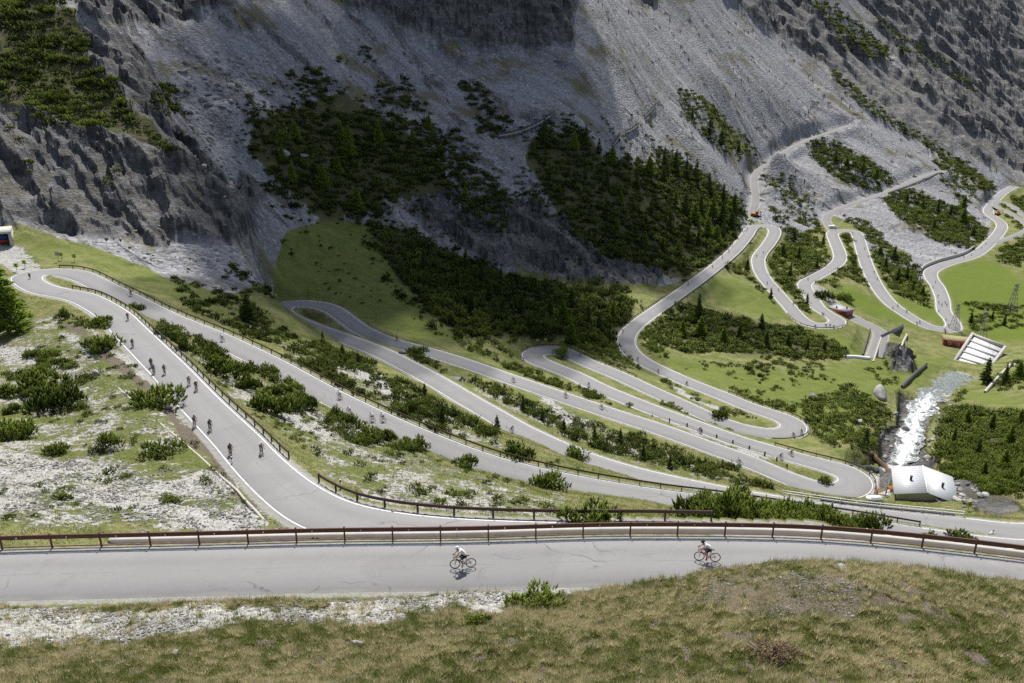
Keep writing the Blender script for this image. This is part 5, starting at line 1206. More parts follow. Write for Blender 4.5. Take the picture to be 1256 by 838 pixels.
p = cast(72, 321); r = empty('plain_sign', tuple(p)); tag(r, 'plain white sign on a pole above the nearest hairpin', 'sign')
MB().tube([(0, 0, -.3), (0, 0, 2.2)], .05, 6).build('post', M['steel'], r); MB().box((0, -.07, 2.1), (.55, .03, .5)).build('panel', M['grey'], r)
def marker(u, v, label, grp=None):
    p = cast(u, v); r = empty('marker_post', tuple(p)); tag(r, label, 'marker post', grp)
    MB().box((0, 0, .35), (.07, .05, .65)).build('post', M['white'], r); MB().box((0, 0, .85), (.075, .055, .1)).build('cap', M['black'], r)
for (u, v, l) in ((285, 571, 'dark roadside marker post beside the lower leg of the near hairpin'), (418, 600, 'marker post in the grass above the rail bend'), (906, 592, 'marker post at the edge of the third road'), (900, 599, 'short white marker beside the third road')): marker(u, v, l)

# ------------------------------------------------------------------ lattice masts
def mast(u, v, rows, label):
    p = cast(u, v); d = survey(p)[2]; H = rows*d/FOC; r = empty('lattice_mast', tuple(p), .5); tag(r, label, 'pylon')
    w0, w1 = H*.13, H*.035; lev = np.linspace(0, 1, 8); cs = [(-1, -1), (1, -1), (1, 1), (-1, 1)]
    W = lambda t: w0+(w1-w0)*min(1, t*1.25); t_ = H*.0065
    for c_ in cs: MB().tube([(c_[0]*W(t), c_[1]*W(t), H*t-.3*(t == 0)) for t in lev], t_, 4).build('leg', M['steel'], r)
    m = MB()
    for a_, b_ in zip(lev[:-1], lev[1:]):
        for k in range(4):
            c0, c1 = cs[k], cs[(k+1) % 4]; A, B = W(a_), W(b_)
            m.tube([(c0[0]*A, c0[1]*A, H*a_), (c1[0]*B, c1[1]*B, H*b_)], t_*.6, 4); m.tube([(c1[0]*A, c1[1]*A, H*a_), (c0[0]*B, c0[1]*B, H*b_)], t_*.6, 4)
    m.build('bracing', M['steel'], r)
    for z in (.84, .97): MB().box((0, 0, H*z), (H*.17, t_, t_)).build('cross_arm', M['steel'], r)
mast(1170, 404, 33, 'lattice mast behind the red weir house'); mast(1203, 416, 36, 'lattice mast right of the red weir house'); mast(1240, 384, 38, 'lattice mast standing on the bright green meadow')

# ------------------------------------------------------------------ excavators, van, snow galleries
def excavator(u, v, label, rz, s=1.0):
    p = cast(u, v); r = empty('excavator', tuple(p), rz); tag(r, label, 'excavator')
    for y in (-1, 1): m = MB(); m.box((0, y*1.1*s, .5*s), (1.7*s, .3*s, .4*s)); m.tube([(-1.7*s, y*1.1*s-.3*s, .5*s), (-1.7*s, y*1.1*s+.3*s, .5*s)], .42*s, 8); m.tube([(1.7*s, y*1.1*s-.3*s, .5*s), (1.7*s, y*1.1*s+.3*s, .5*s)], .42*s, 8); m.build('track', M['black'], r)
    MB().box((-.5*s, 0, 1.45*s), (1.5*s, 1.25*s, .5*s)).build('body', M['orange'], r)
    cb = MB().box((.5*s, .7*s, 2.45*s), (.65*s, .5*s, .5*s)).build('cab', M['orange'], r); MB().box((1.17*s, .7*s, 2.5*s), (.02*s, .4*s, .36*s)).build('window', M['glass'], cb)
    MB().tube([(.8*s, -.2*s, 1.8*s), (2.4*s, -.2*s, 4.2*s), (4.4*s, -.2*s, 3.2*s)], .22*s, 5).build('boom', M['orange'], r)
    m = MB(); m.tube([(4.4*s, -.2*s, 3.2*s), (4.0*s, -.2*s, 1.2*s)], .18*s, 5); m.box((4.0*s, -.2*s, .8*s), (.4*s, .5*s, .4*s)); m.build('bucket_arm', M['dark'], r)
excavator(926, 266, 'orange excavator on the gravel track above the tall hairpin', R(-60), 1.25); excavator(1224, 264, 'red orange excavator on the gravel lot by the far bend', R(20), 1.1)
p = cast(920, 271.5); o = MB().box((0, 0, .6), (1.6, 1.0, .6)).box((.2, 0, 1.3), (1.0, .7, .2)).build('tool_container', M['yellow']); o.location = p; tag(o, 'small yellow container by the road under the excavator', 'container')
p = cast(1021, 280.5); r = empty('delivery_van', tuple(p), R(15)); tag(r, 'white van parked on the gravel above the second hairpin', 'van')
MB().add([(x, y, z) for z in (.5, 2.3) for y in (-1, 1) for x in (-2.6, 1.7)]+[(2.7, -1, .5), (2.7, 1, .5), (2.6, -1, 1.3), (2.6, 1, 1.3)],
         [(0, 2, 3, 1), (4, 5, 7, 6), (0, 4, 6, 2), (0, 1, 5, 4), (2, 6, 7, 3), (1, 8, 10, 5), (3, 7, 11, 9), (5, 10, 11, 7), (8, 9, 11, 10), (1, 3, 9, 8)]).build('body', M['white'], r)
for x in (-1.7, 1.7):
    for y in (-1, 1): MB().tube([(x, y*.85, .38), (x, y*1.06, .38)], .38, 10).build('wheel', M['black'], r)
MB().add([(1.78, -.85, 2.2), (2.62, -.85, 1.36), (2.62, .85, 1.36), (1.78, .85, 2.2)], [(0, 1, 2, 3)]).build('windscreen', M['glass'], r)
def gallery(label, uv, h, bars):
    P = np.array([cast(u, v) for u, v in uv]); P = resample(catmull(P, 3), 3.0); r = empty('snow_barrier', tuple(P[0])); tag(r, label, 'avalanche fence'); Q = P-P[0]
    for k in range(bars):
        V, F = strip_beam(Q, h*(k+.25)/bars, h*(k+.85)/bars, .25); obj('board', mesh_np('board', V, F, [M['grey' if k % 2 else 'dark_wall']]), r)
    n2, t2 = normals(Q); pm = MB().box((0, 0, h/2), (.16, .2, h/2+.5)).mesh('post', M['dark_wall'])
    for k in range(0, len(Q), 1):
        po = obj('post', pm, r); po.location = Q[k]+np.array([n2[k, 0], n2[k, 1], 0])*.3; po.rotation_euler = (0, 0, math.atan2(t2[k, 1], t2[k, 0]))
gallery('long curved snow barrier across the scree in the middle of the mountainside', [(612, 171), (630, 168), (648, 162), (664, 154), (676, 146)], 3.6, 3)
gallery('short snow barrier on the scree, lowest of three', [(752, 182), (757, 176), (760, 170)], 3.2, 3)
gallery('short snow barrier on the scree, middle one of three', [(768, 166), (776, 162), (783, 157)], 3.2, 3)
gallery('short snow barrier on the scree, topmost of three', [(791, 147), (797, 141), (804, 134)], 3.2, 3)
gallery('old stone revetment beside the long track near its upper bend', [(1090, 238), (1115, 229), (1135, 221), (1150, 214)], 1.2, 1)

# dark patch of rubber on the near road
V, F = [], []
for (u, v) in ((608, 677), (622, 679.5), (640, 684), (638, 686.5), (618, 684.5), (606, 680)): V.append(at_level(u, v, -30.972))
tag(obj('skid_patch', mesh_np('skid_patch', np.array(V), np.array([[0, 5, 4, 1], [1, 4, 3, 2]]), [M['skid']])), kind='structure')

# ------------------------------------------------------------------ boulders and loose stones
def rock_mesh(name, rng, sub=2, mat=None):
    import bmesh
    bm = bmesh.new(); bmesh.ops.create_icosphere(bm, subdivisions=sub, radius=1)
    V = np.array([v.co[:] for v in bm.verts]); F = np.array([[v.index for v in f.verts] for f in bm.faces]); bm.free()
    for k in range(9):
        n = rng.normal(size=3); n /= np.linalg.norm(n); h = rng.uniform(.45, .85); t = V @ n; V = V-np.maximum(t-h, 0)[:, None]*n
    V *= rng.uniform(.75, 1.25, 3)*np.array([1, 1, .75]); V += rng.normal(size=V.shape)*.03
    return V, F
_t = NT('limestone'); _p = _t.n('ShaderNodeTexCoord').outputs['Object']; _f = _t.noise(_p, 2.2, 6, .65); _oi = _t.n('ShaderNodeObjectInfo').outputs['Random']
_c = _t.mix(_t.ramp(_t.math('ADD', _t.math('MULTIPLY', _f, .8), _t.math('MULTIPLY', _oi, .25)), .3, .75), (.13, .126, .12), (.40, .388, .365)); M['stone'] = _t.done(_t.bsdf(_c, .95, .15, _t.bump(_f, .12)))
ROCKS = [rock_mesh('b', rg, 2) for _ in range(7)]; ROCKME = [mesh_np('boulder', v, f, [M['stone']]) for v, f in ROCKS]
def boulder(p, r, label, group=None, rng=rg, flat=1.0):
    o = obj('boulder', ROCKME[rng.integers(7)]); o.location = (p[0], p[1], p[2]+r*.15); o.scale = (r*rng.uniform(.8, 1.2), r*rng.uniform(.8, 1.2), r*flat*rng.uniform(.7, 1.1)); o.rotation_euler = (rng.uniform(-.3, .3), rng.uniform(-.3, .3), rng.uniform(0, 6.28))
    tag(o, label, 'boulder', group)
for (u, v, w, l) in ((1080, 487, 15, 'large pale boulder on the stream bank'), (998, 489, 8, 'dark leaning boulder on the meadow above the lowest hairpin'), (1053, 518, 6, 'white boulder among the bushes above the stream'), (1035, 699, 9, 'flat white rock on the crest of the near slope'),
                     (343, 190, 12, 'grey crag block among the pines above the saddle'), (372, 192, 8, 'smaller crag block right of the grey one above the saddle'), (492, 433, 6, 'pale boulder at the third road under the saddle'), (118, 460, 7, 'pale rock by the old track on the field'),
                     (212, 802, 10, 'low grey rock in the grass of the near slope'), (440, 790, 9, 'small brown stone in the near grass'), (98, 605, 3, 'dark stone on the white gravel field'), (483, 628, 4, 'white stone in the grass above the rail bend')):
    p = cast(u, v); boulder(p, w*survey(p)[2]/FOC, l, None, rg, .35 if u in (1035, 212) else .9)
# loose blocks: the largest as things, the rest as one mass
SC = [('230 60,330 70,330 150,300 200,290 260,240 200,215 120', 300, .6, 2.3, 'grey block in the stony gully beside the spur'), ('330 60,560 60,660 120,760 170,900 260,870 290,700 190,600 180,470 110,340 100', 320, .4, 1.1, 'pale block on the scree of the big mountainside'),
      ('700 60,900 40,1100 160,1130 205,1000 150,900 200,800 120', 220, .5, 1.3, 'block on the wide streaked scree'), ('100 300,220 260,330 300,330 350,200 330', 90, .3, .8, 'dark block at the foot of the spur'),
      ('1120 590,1180 588,1230 620,1190 628', 40, .5, 1.3, 'pale rock under the bushes right of the hut')]
bl = []
for (poly, n, r0, r1, lab) in SC:
    m = bilin(poly_mask(poly).astype(float), (ZV-MV0)/MS, (ZU-MU0)/MS) > .5; m &= (ROADMASK < .02) & (Z/RR >= np.vstack([SLOPE_MAX[:1], SLOPE_MAX[:-1]])-.004)
    ii, jj = np.nonzero(m); w = AREA[ii, jj]; k = rg.choice(len(ii), n, p=w/w.sum())
    for q in k: bl.append((GX[ii[q], jj[q]], GY[ii[q], jj[q]], Z[ii[q], jj[q]], r0*(r1/r0)**(rg.random()**2.5), lab))
for k in range(70):                                                    # rocks in and beside the rapids
    i = rg.integers(0, int(len(RIV)*.72)); w = rg.choice([-1, 1])*_hwl[i]*rg.uniform(.25, 1.9); x, y = RIV[i, 0]+_nr[i, 0]*w, RIV[i, 1]+_nr[i, 1]*w
    bl.append((x, y, max(float(ground(x, y)), RIV[i, 2]-.3), .35*(4.2)**(rg.random()**1.6), 'wet grey rock in or beside the white rapids'))
bl.sort(key=lambda b: -b[3]/b[1])
V_, F_, n_ = [], [], 0
SMALLROCK = [rock_mesh('s', rg, 1) for _ in range(6)]
for i, (x, y, z, r, lab) in enumerate(bl):
    if i < 250: boulder((x, y, z), r, lab, 'blocks: '+lab)
    else:
        v, f = SMALLROCK[rg.integers(6)]; V_.append(v*r+np.array([x, y, z+.1*r])); F_.append(f+n_); n_ += len(v)
for (poly, n, r0, r1) in (('-20 560,0 555,130 570,260 575,345 640,300 655,100 640,0 640', 5200, .05, .20), ('0 738,220 742,640 712,800 706,720 725,420 768,150 792,0 797', 5200, .03, .12), ('0 420,140 425,230 560,140 500,0 440', 1500, .05, .22), ('860 708,1040 698,1120 730,1060 770,840 745', 1500, .025, .10), ('0 780,1256 770,1256 838,0 838', 260, .03, .09), ('430 600,690 640,560 635', 700, .05, .18), ('330 470,560 540,600 600,430 545', 700, .06, .25), ('640 470,790 545,700 520', 500, .08, .3), ('300 590,350 660,420 668,340 560', 400, .05, .2)):
    m = bilin(poly_mask(poly).astype(float), (ZV-MV0)/MS, (ZU-MU0)/MS) > .5; m &= (ROADMASK < .3) & (Z/RR >= np.vstack([SLOPE_MAX[:1], SLOPE_MAX[:-1]])-.004)
    ii, jj = np.nonzero(m); w = AREA[ii, jj]*np.clip(.3+fbm(GX[ii, jj]*.3, GY[ii, jj]*.3, 3, 91), .02, 2)*(.15+CV_['gravel'][ii, jj]+CV_['earth'][ii, jj]); k = rg.choice(len(ii), n, p=w/w.sum())
    for q in k:
        v, f = SMALLROCK[rg.integers(6)]; r = r0*(r1/r0)**(rg.random()**2.2)
        x, y = GX[ii[q], jj[q]]+rg.normal()*.05, GY[ii[q], jj[q]]+rg.normal()*.05; V_.append(v*r*rg.uniform(.7, 1.3, 3)+np.array([x, y, Z[ii[q], jj[q]]+.1*r])); F_.append(f+n_); n_ += len(v)
tag(obj('loose_stones', mesh_np('loose_stones', np.concatenate(V_), np.concatenate(F_), [M['stone']])), 'loose pale limestone stones scattered over the gravel and scree', 'stones', kind='stuff')
# dry brown cushion shrub in the near grass
p = cast(950, 806); v, f, t = pine_shape(rg, 7000, .016, .13, 16, .5, .42); _t = NT('dead_twigs'); _f = _t.attr('tone'); M['twig'] = _t.done(_t.bsdf(_t.mix(_f, (.11, .075, .052), (.27, .195, .135)), .95, .05))
o = obj('dry_shrub', mesh_np('dry_shrub', v, f, [M['twig']], attrs={'tone': t})); o.location = p; o.location.z += .05; o.scale = (1.05, .85, 1.0); tag(o, 'dry brown cushion shrub in the near grass', 'shrub')
# ------------------------------------------------------------------ riders and bicycles
M['tyre'] = simple('black_rubber', (.014, .014, .015), .8, .1); M['carbon'] = simple('dark_frame_paint', (.022, .022, .026), .4, .2); M['redframe'] = simple('red_frame_paint', (.38, .03, .035), .4, .1)
M['skin'] = simple('skin', (.42, .235, .165), .6, .08); M['chrome'] = simple('alloy', (.35, .35, .36), .35, .1, 5, .5, .8)
CLOTH = {k: simple('cloth_'+k, c, .9, .12) for k, c in dict(white=(.72, .72, .74), black=(.016, .016, .019), navy=(.025, .035, .11), blue=(.06, .11, .36), pink=(.48, .10, .14), grey=(.20, .20, .215), red=(.36, .035, .04), violet=(.36, .34, .50)).items()}

def skin_mesh(name, verts, edges, radii, root, level=2, mats=()):
    me = bpy.data.meshes.new(name); me.from_pydata([tuple(v) for v in verts], edges, []); o = bpy.data.objects.new(name, me); C.objects.link(o)
    o.modifiers.new('skin', 'SKIN').use_smooth_shade = True
    for i, r in enumerate(radii):
        q = me.skin_vertices[0].data[i]; q.radius = (r, r) if not isinstance(r, tuple) else r; q.use_root = (i == root)
    s = o.modifiers.new('sub', 'SUBSURF'); s.levels = level; s.render_levels = level
    dg = bpy.context.evaluated_depsgraph_get(); dg.update(); out = bpy.data.meshes.new_from_object(o.evaluated_get(dg)); out.name = name
    bpy.data.objects.remove(o); bpy.data.meshes.remove(me); out.materials.clear()
    for m in mats: out.materials.append(m)
    out.polygons.foreach_set('use_smooth', np.ones(len(out.polygons), bool)); return out
class Skel:
    def __init__(s): s.v, s.e, s.r = [], [], []
    def p(s, co, r, par=None):
        s.v.append(co); s.r.append(r); i = len(s.v)-1
        if par is not None: s.e.append((par, i))
        return i
    def chain(s, par, *pts):
        for co, r in pts: par = s.p(co, r, par)
        return par
def hand(sk, wrist, d, up, side):
    """palm with four fingers closing round a bar and a thumb from its side"""
    d, up, side = (np.array(k, float) for k in (d, up, side)); w = np.array(sk.v[wrist])
    pm = sk.p(tuple(w+d*.055), .030, wrist)
    for k, (o, L) in enumerate(((-.028, .036), (-.010, .042), (.010, .040), (.028, .031))):
        a = w+d*.095+side*o; b = a+d*L*.8-up*.014; c = b-up*L*.8+d*.004
        sk.chain(pm, (tuple(a), .0105), (tuple(b), .0095), (tuple(c), .0075))
    a = w+d*.05-side*.036; sk.chain(pm, (tuple(a), .012), (tuple(a+d*.035-up*.018), .0095))
def part_from(me, name, keep, inflate, mat):
    V = np.empty(len(me.vertices)*3); me.vertices.foreach_get('co', V); V = V.reshape(-1, 3); N = np.empty(len(me.vertices)*3); me.vertices.foreach_get('normal', N); N = N.reshape(-1, 3)
    ok = keep(V); F3, F4 = [], []; used = {}
    for f in me.polygons:
        q = list(f.vertices)
        if all(ok[i] for i in q): (F4 if len(q) == 4 else F3).append([used.setdefault(i, len(used)) for i in q])
    idx = sorted(used, key=used.get); P = V[idx]+N[idx]*inflate
    return mesh_np(name, P, [np.array(f) for f in (F3, F4) if f], [mat], True)

def rider_meshes(aero=0.0):
    k = Skel(); hip = k.p((-.22, 0, .98), .125)
    mid = k.p((-.07, 0, 1.13-aero*.05), .125, hip); ch = k.p((.12, 0, 1.27-aero*.08), .135, mid); up = k.p((.21, 0, 1.325-aero*.1), .105, ch)
    nk = k.p((.275, 0, 1.375-aero*.1), .055, up); h0 = k.p((.325, 0, 1.435-aero*.1), .078, nk); h1 = k.p((.365, 0, 1.515-aero*.1), .088, h0); h2 = k.p((.352, 0, 1.575-aero*.1), .062, h1)
    k.chain(h1, ((.458, 0, 1.475-aero*.1), .014)); k.chain(h0, ((.405, 0, 1.405-aero*.1), .035))
    for s in (1, -1):
        k.chain(h1, ((.345, s*.092, 1.50-aero*.1), .014))
        sh = k.p((.20, s*.185, 1.295-aero*.1), .062, up); el = k.p((.355, s*.235, 1.10-aero*.06), .043, sh); wr = k.chain(el, ((.45, s*.215, 1.02), .036), ((.525, s*.20, .975), .027))
        hand(k, wr, (.93, 0, -.36), (.36, 0, .93), (0, 1, 0))
    leg = {1: ((.19, .115, .70), (.02, .12, .30), (.12, .12, .215)), -1: ((.235, -.115, .835), (-.02, -.12, .50), (.08, -.12, .43))}
    for s in (1, -1):
        kn, an, toe = leg[s]; hj = k.p((-.17, s*.10, .93), .098, hip); k.chain(hj, (tuple((np.array((-.17, s*.10, .93))*.5+np.array(kn)*.5)), .085), (kn, .060), (tuple(np.array(kn)*.62+np.array(an)*.38-np.array([.02, 0, 0])), .056), (an, .036), ((an[0]+.03, an[1], an[2]-.055), .037), (toe, .030))
    body = skin_mesh('body', k.v, k.e, k.r, hip, 2, [M['skin']])
    def top(V): return (V[:, 2] > .99+.30*(np.abs(V[:, 0]+.10) < 0)) & (V[:, 0] < .245) & (V[:, 2] > 1.02-.45*(V[:, 0]+.1)*0) & (V[:, 2] < 1.40) & (V[:, 0] > -.37)
    jersey = part_from(body, 'jersey', lambda V: (V[:, 2]+.35*V[:, 0] > .955) & (V[:, 0] < .285) & (V[:, 2] > 1.01) & (V[:, 2] < 1.405-aero*.1), .010, CLOTH['white'])
    shorts = part_from(body, 'shorts', lambda V: ((V[:, 2]+.35*V[:, 0] <= 1.0) & (V[:, 2] > .70) & (V[:, 0] < .135) & (np.abs(V[:, 1]) < .2)), .008, CLOTH['black'])
    shoes = part_from(body, 'shoes', lambda V: ((V[:, 2] < .31) & (V[:, 1] > 0)) | ((V[:, 2] < .515) & (V[:, 1] < 0)), .010, CLOTH['white'])
    m = MB(); n = 14; rows = 6
    VV = []
    for i in range(rows):
        t = i/(rows-1)*PI*.52
        for j in range(n): a = j*2*PI/n; VV.append((math.cos(a)*math.sin(t)*.138, math.sin(a)*math.sin(t)*.102, math.cos(t)*.105))
    VV = np.array(VV); ry = .30; c, s_ = math.cos(ry), math.sin(ry); VV = np.stack([VV[:, 0]*c+VV[:, 2]*s_, VV[:, 1], -VV[:, 0]*s_+VV[:, 2]*c], 1)+np.array([.345, 0, 1.525-aero*.1])
    m.add(VV, [(i*n+j, i*n+(j+1) % n, (i+1)*n+(j+1) % n, (i+1)*n+j) for i in range(rows-1) for j in range(n)]); helmet = m.mesh('helmet', CLOTH['white'], True)
    m = MB(); m.tube([(.437, -.07, 1.51-aero*.1), (.462, -.03, 1.507-aero*.1), (.462, .03, 1.507-aero*.1), (.437, .07, 1.51-aero*.1)], .016, 5); glasses = m.mesh('sunglasses', M['tyre'], True)
    return dict(body=body, jersey=jersey, shorts=shorts, shoes=shoes, helmet=helmet, sunglasses=glasses)
RID = [rider_meshes(0), rider_meshes(1.0)]
def bike_parts():
    out = {}
    for nm, x in (('rear_wheel', -.50), ('front_wheel', .50)):
        m = MB(); m.ring((0, 0, 0), None, .318, .020, 32, 6); out[nm] = (m.mesh(nm, M['tyre'], True), x)
    m = MB(); m.ring((0, 0, 0), None, .290, .011, 28, 5); out['rim'] = m.mesh('rim', M['carbon'], True)
    m = MB()
    for k in range(16):
        a = k*2*PI/16; m.tube([(.02*math.cos(a+.5), (.025 if k % 2 else -.025), .02*math.sin(a+.5)), (.285*math.cos(a), 0, .285*math.sin(a))], .0022, 3, False)
    m.tube([(0, -.05, 0), (0, .05, 0)], .022, 8); out['spokes'] = m.mesh('spokes', M['chrome'])
    m = MB(); bb = (-.08, 0, .285); st = (-.235, 0, .77); hd0, hd1 = (.395, 0, .70), (.375, 0, .82)
    m.tube([bb, (.39, 0, .715)], .024, 7); m.tube([bb, st], .019, 7); m.tube([(-.225, 0, .745), hd1], .018, 7); m.tube([hd0, (.362, 0, .88)], .021, 7)
    for y in (-.06, .06): m.tube([bb, (-.50, y, .338)], .011, 5); m.tube([(-.205, 0, .70), (-.50, y, .338)], .009, 5)
    out['frame'] = m.mesh('frame', M['carbon'], True)
    m = MB()
    for y in (-.05, .05): m.tube([(.398, y*.5, .69), (.43, y, .55), (.50, y, .338)], [.016, .013, .010], 5)
    out['fork'] = m.mesh('fork', M['carbon'], True)
    m = MB(); m.tube([(.362, 0, .885), (.46, 0, .915)], .017, 6); m.tube([(.46, -.20, .915), (.46, .20, .915)], .015, 6)
    for y in (-.20, .20): m.tube([(.46, y, .915), (.555, y, .918), (.595, y, .88), (.57, y, .80), (.49, y, .775)], .014, 6); m.tube([(.57, y, .915), (.61, y, .975)], .016, 5)
    out['handlebar'] = m.mesh('handlebar', M['tyre'], True)
    m = MB(); m.tube([(-.232, 0, .76), (-.255, 0, .865)], .014, 6); m.add([(-.40, -.07, .885), (-.40, .07, .885), (-.26, .05, .89), (-.10, .018, .885), (-.10, -.018, .885), (-.26, -.05, .89), (-.38, 0, .84), (-.12, 0, .86)], [(0, 5, 2, 1), (5, 4, 3, 2), (0, 1, 6), (1, 2, 7, 6), (2, 3, 7), (3, 4, 7), (4, 5, 7), (5, 0, 6, 7)])
    out['saddle'] = m.mesh('saddle', M['tyre'])
    m = MB(); m.ring((-.08, -.05, .285), None, .095, .006, 20, 4); m.tube([(-.08, .075, .285), (.03, .09, .17)], .010, 5); m.tube([(-.08, -.075, .285), (-.05, -.09, .44)], .010, 5)
    m.box((.06, .12, .155), (.045, .045, .010)); m.box((.01, -.12, .40), (.045, .045, .010)); m.ring((-.50, -.05, .338), None, .042, .008, 14, 4)
    m.tube([(-.08, -.05, .38), (-.50, -.05, .385)], .004, 4); m.tube([(-.08, -.05, .19), (-.50, -.05, .295)], .004, 4); out['crankset'] = m.mesh('crankset', M['tyre'])
    return out
BK = bike_parts()
def bicycle(loc, rz, label, group, frame='carbon', roll=0.0):
    r = empty('bicycle', loc, rz); r.rotation_euler = (roll, 0, rz); tag(r, label, 'bicycle', group)
    for nm in ('frame', 'fork', 'handlebar', 'saddle', 'crankset'):
        o = obj(nm, BK[nm], r)
        if frame != 'carbon' and nm in ('frame', 'fork'): o.material_slots[0].link = 'OBJECT'; o.material_slots[0].material = M[frame]
    for x in (-.50, .50):
        w = obj('wheel', BK['rear_wheel'][0], r); w.location = (x, 0, .338)
        obj('rim', BK['rim'], w); obj('spokes', BK['spokes'], w)
    return r
def person_on_bike(loc, rz, label, group, cloth, roll=0.0, pose=0, sleeves=None):
    r = empty('person', loc, rz); r.rotation_euler = (roll, 0, rz); tag(r, label, 'person', group)
    b = obj('body', RID[pose]['body'], r)
    for nm in ('jersey', 'shorts', 'shoes', 'helmet', 'sunglasses'):
        o = obj(nm, RID[pose][nm], r)
        c = cloth.get(nm)
        if c: o.material_slots[0].link = 'OBJECT'; o.material_slots[0].material = CLOTH[c]
    return r

W_, B_, N_, U_c, G_, K_, R_c = 'white', 'black', 'navy', 'blue', 'grey', 'pink', 'red'
RIDERS = [  # column, row of the body centre, jersey, helmet, shorts, wording (None: one of many far riders), lateral place words
 (568, 683, W_, W_, B_, 'white jersey rider on the nearest road beside the dark skid patch', 0), (867, 675, W_, B_, N_, 'white and navy rider with dark helmet on the nearest road', 1),
 (37, 339, B_, B_, B_, 'dark rider rounding the outer tip of the nearest hairpin', 0), (161, 359, B_, B_, B_, 'black clad rider by the rail at the start of the second road', 0),
 (157, 388, K_, W_, B_, 'pink jersey rider close to the rail below the nearest hairpin', 0), (163, 421, B_, B_, B_, 'dark rider at the left edge line beside the oval pines', 0),
 (186, 445, B_, B_, B_, 'dark rider just ahead of the blue jersey rider', 0), (189, 453, U_c, B_, B_, 'blue jersey rider at the left edge line of the near hairpin leg', 0),
 (202, 453, G_, B_, B_, 'grey jersey rider in the middle of the near hairpin leg', 0), (219, 481, B_, B_, B_, 'dark rider half hidden behind an oval pine at the road edge', 0),
 (232, 466, W_, W_, N_, 'white jersey rider, upper one of a pair beside the near leg rail', 0), (241, 473, N_, W_, B_, 'navy jersey rider, lower one of a pair beside the near leg rail', 0),
 (239, 516, G_, B_, B_, 'grey rider riding on the left edge line of the near leg', 0), (258, 521, B_, B_, B_, 'dark rider in the lane right of the grey edge line rider', 0),
 (283, 551, B_, B_, B_, 'dark rider beside the roadside marker post', 0), (321, 549, W_, W_, N_, 'white and blue rider at the gap in the near leg rail', 0),
 (273, 414, W_, W_, B_, 'white jersey rider alone on the second road near its start', 0), (417, 484, W_, W_, B_, 'white jersey rider nearest the rail on the second road', 0),
 (429, 503, W_, W_, G_, 'white and grey rider by the lower edge of the second road', 0), (457, 511, W_, W_, B_, 'white jersey rider, left one of a pair on the second road', 0),
 (470, 511, W_, W_, B_, 'white jersey rider, right one of a pair on the second road', 0), (487, 415, R_c, B_, N_, 'dark red rider below the grassy saddle', 0),
 (524, 427, G_, W_, B_, 'grey and white rider at the foot of the grassy saddle', 0), (628, 526, B_, B_, B_, 'lone dark rider on the third road', 0),
 (630, 465, W_, W_, B_, 'white jersey rider, uppermost on the fourth road', 0), (694, 484, G_, W_, B_, 'white helmeted rider behind pine tops on the fourth road', 0),
 (738, 498, W_, W_, B_, 'white jersey rider, lowest on the fourth road', 0), (722, 471, U_c, W_, B_, 'blue grey rider on the lower leg of the middle hairpin', 0),
 (712, 434, G_, B_, B_, 'grey rider on the upper leg of the middle hairpin', 0), (764, 406, B_, B_, B_, 'dark rider in the bend at the foot of the long ramp', 0),
 (782, 440, B_, B_, B_, 'dark rider below the bend at the foot of the long ramp', 0), (807, 455, B_, B_, B_, 'dark rider on the curved road above the island, upper of two', 0),
 (842, 470, B_, B_, B_, 'dark rider on the curved road above the island, lower of two', 0), (858, 527, B_, B_, B_, 'dark rider passing the timber post fence', 0),
 (907, 565, W_, B_, B_, 'rider in white at the pull-out above the pine row', 0), (957, 559, B_, B_, B_, 'dark rider entering the hairpin above the hut, lower of two', 0),
 (970, 555, B_, B_, B_, 'dark rider entering the hairpin above the hut, upper of two', 0), (973, 533, B_, B_, B_, 'dark rider on the rim of the lowest hairpin, left one', 0),
 (983, 529, B_, B_, B_, 'dark rider on the rim of the lowest hairpin, right one', 0), (985, 624, W_, W_, B_, 'white jersey rider on the third road behind its lower rail', 0),
 (1214, 657, W_, B_, B_, 'lone white and black rider in the wide valley bend', 0)]
FAR = [(928, 314), (936, 310), (917, 280), (894, 309), (886, 316), (874, 327), (844, 348), (941, 347), (955, 355), (973, 372), (991, 342), (1003, 385), (1006, 386), (1000, 400), (1013, 399), (1018, 399), (1024, 401),
       (1050, 296), (1060, 305), (1044, 286), (1072, 334), (1076, 342), (1101, 375), (1095, 378), (1112, 382), (1119, 397), (1128, 395), (1151, 382), (1144, 352), (1150, 363), (1151, 371), (1159, 371), (1155, 374), (1161, 374), (1163, 399), (1159, 405), (1182, 315), (1204, 304), (1191, 312), (1209, 299), (1160, 392), (1147, 346)]
def far_zone(u, v):
    if u < 915 and v > 285 and u < 905: return 'on the long walled ramp'
    if u < 960 and v < 360 or (u < 978): return 'on the tall hairpin with the walled bend'
    if u < 1030 and v > 337: return 'on the road bend beside the small red shed'
    if u < 1135 and v < 399 and u > 1030: return 'on the straight leg below the white van'
    if v < 325: return 'on the far road above the bright meadow'
    return 'on the wide road left of the bright meadow'
_rw, _rt = normals(ROAD); _nw, _ntv = normals(NEARROAD)
def rider_at(u, v, near=False):
    P, T = (NEARROAD, _ntv) if near else (ROAD, _rt)
    i = int(np.argmin((survey(P)[0]-u)**2+((survey(P)[1]-v)*1.6)**2)); z = P[i, 2]+.02
    d = -z/slope_of(v); vb = v+.80*FOC/d*.9
    q = at_level(u, vb, z); i = int(np.argmin(np.hypot(P[:, 0]-q[0], P[:, 1]-q[1]))); z = P[i, 2]+.022; q = at_level(u, vb, z)
    return q, -T[i] if not near else (T[i] if T[i][0] < 0 else -T[i]), P[i], d
rr2 = np.random.default_rng(3)
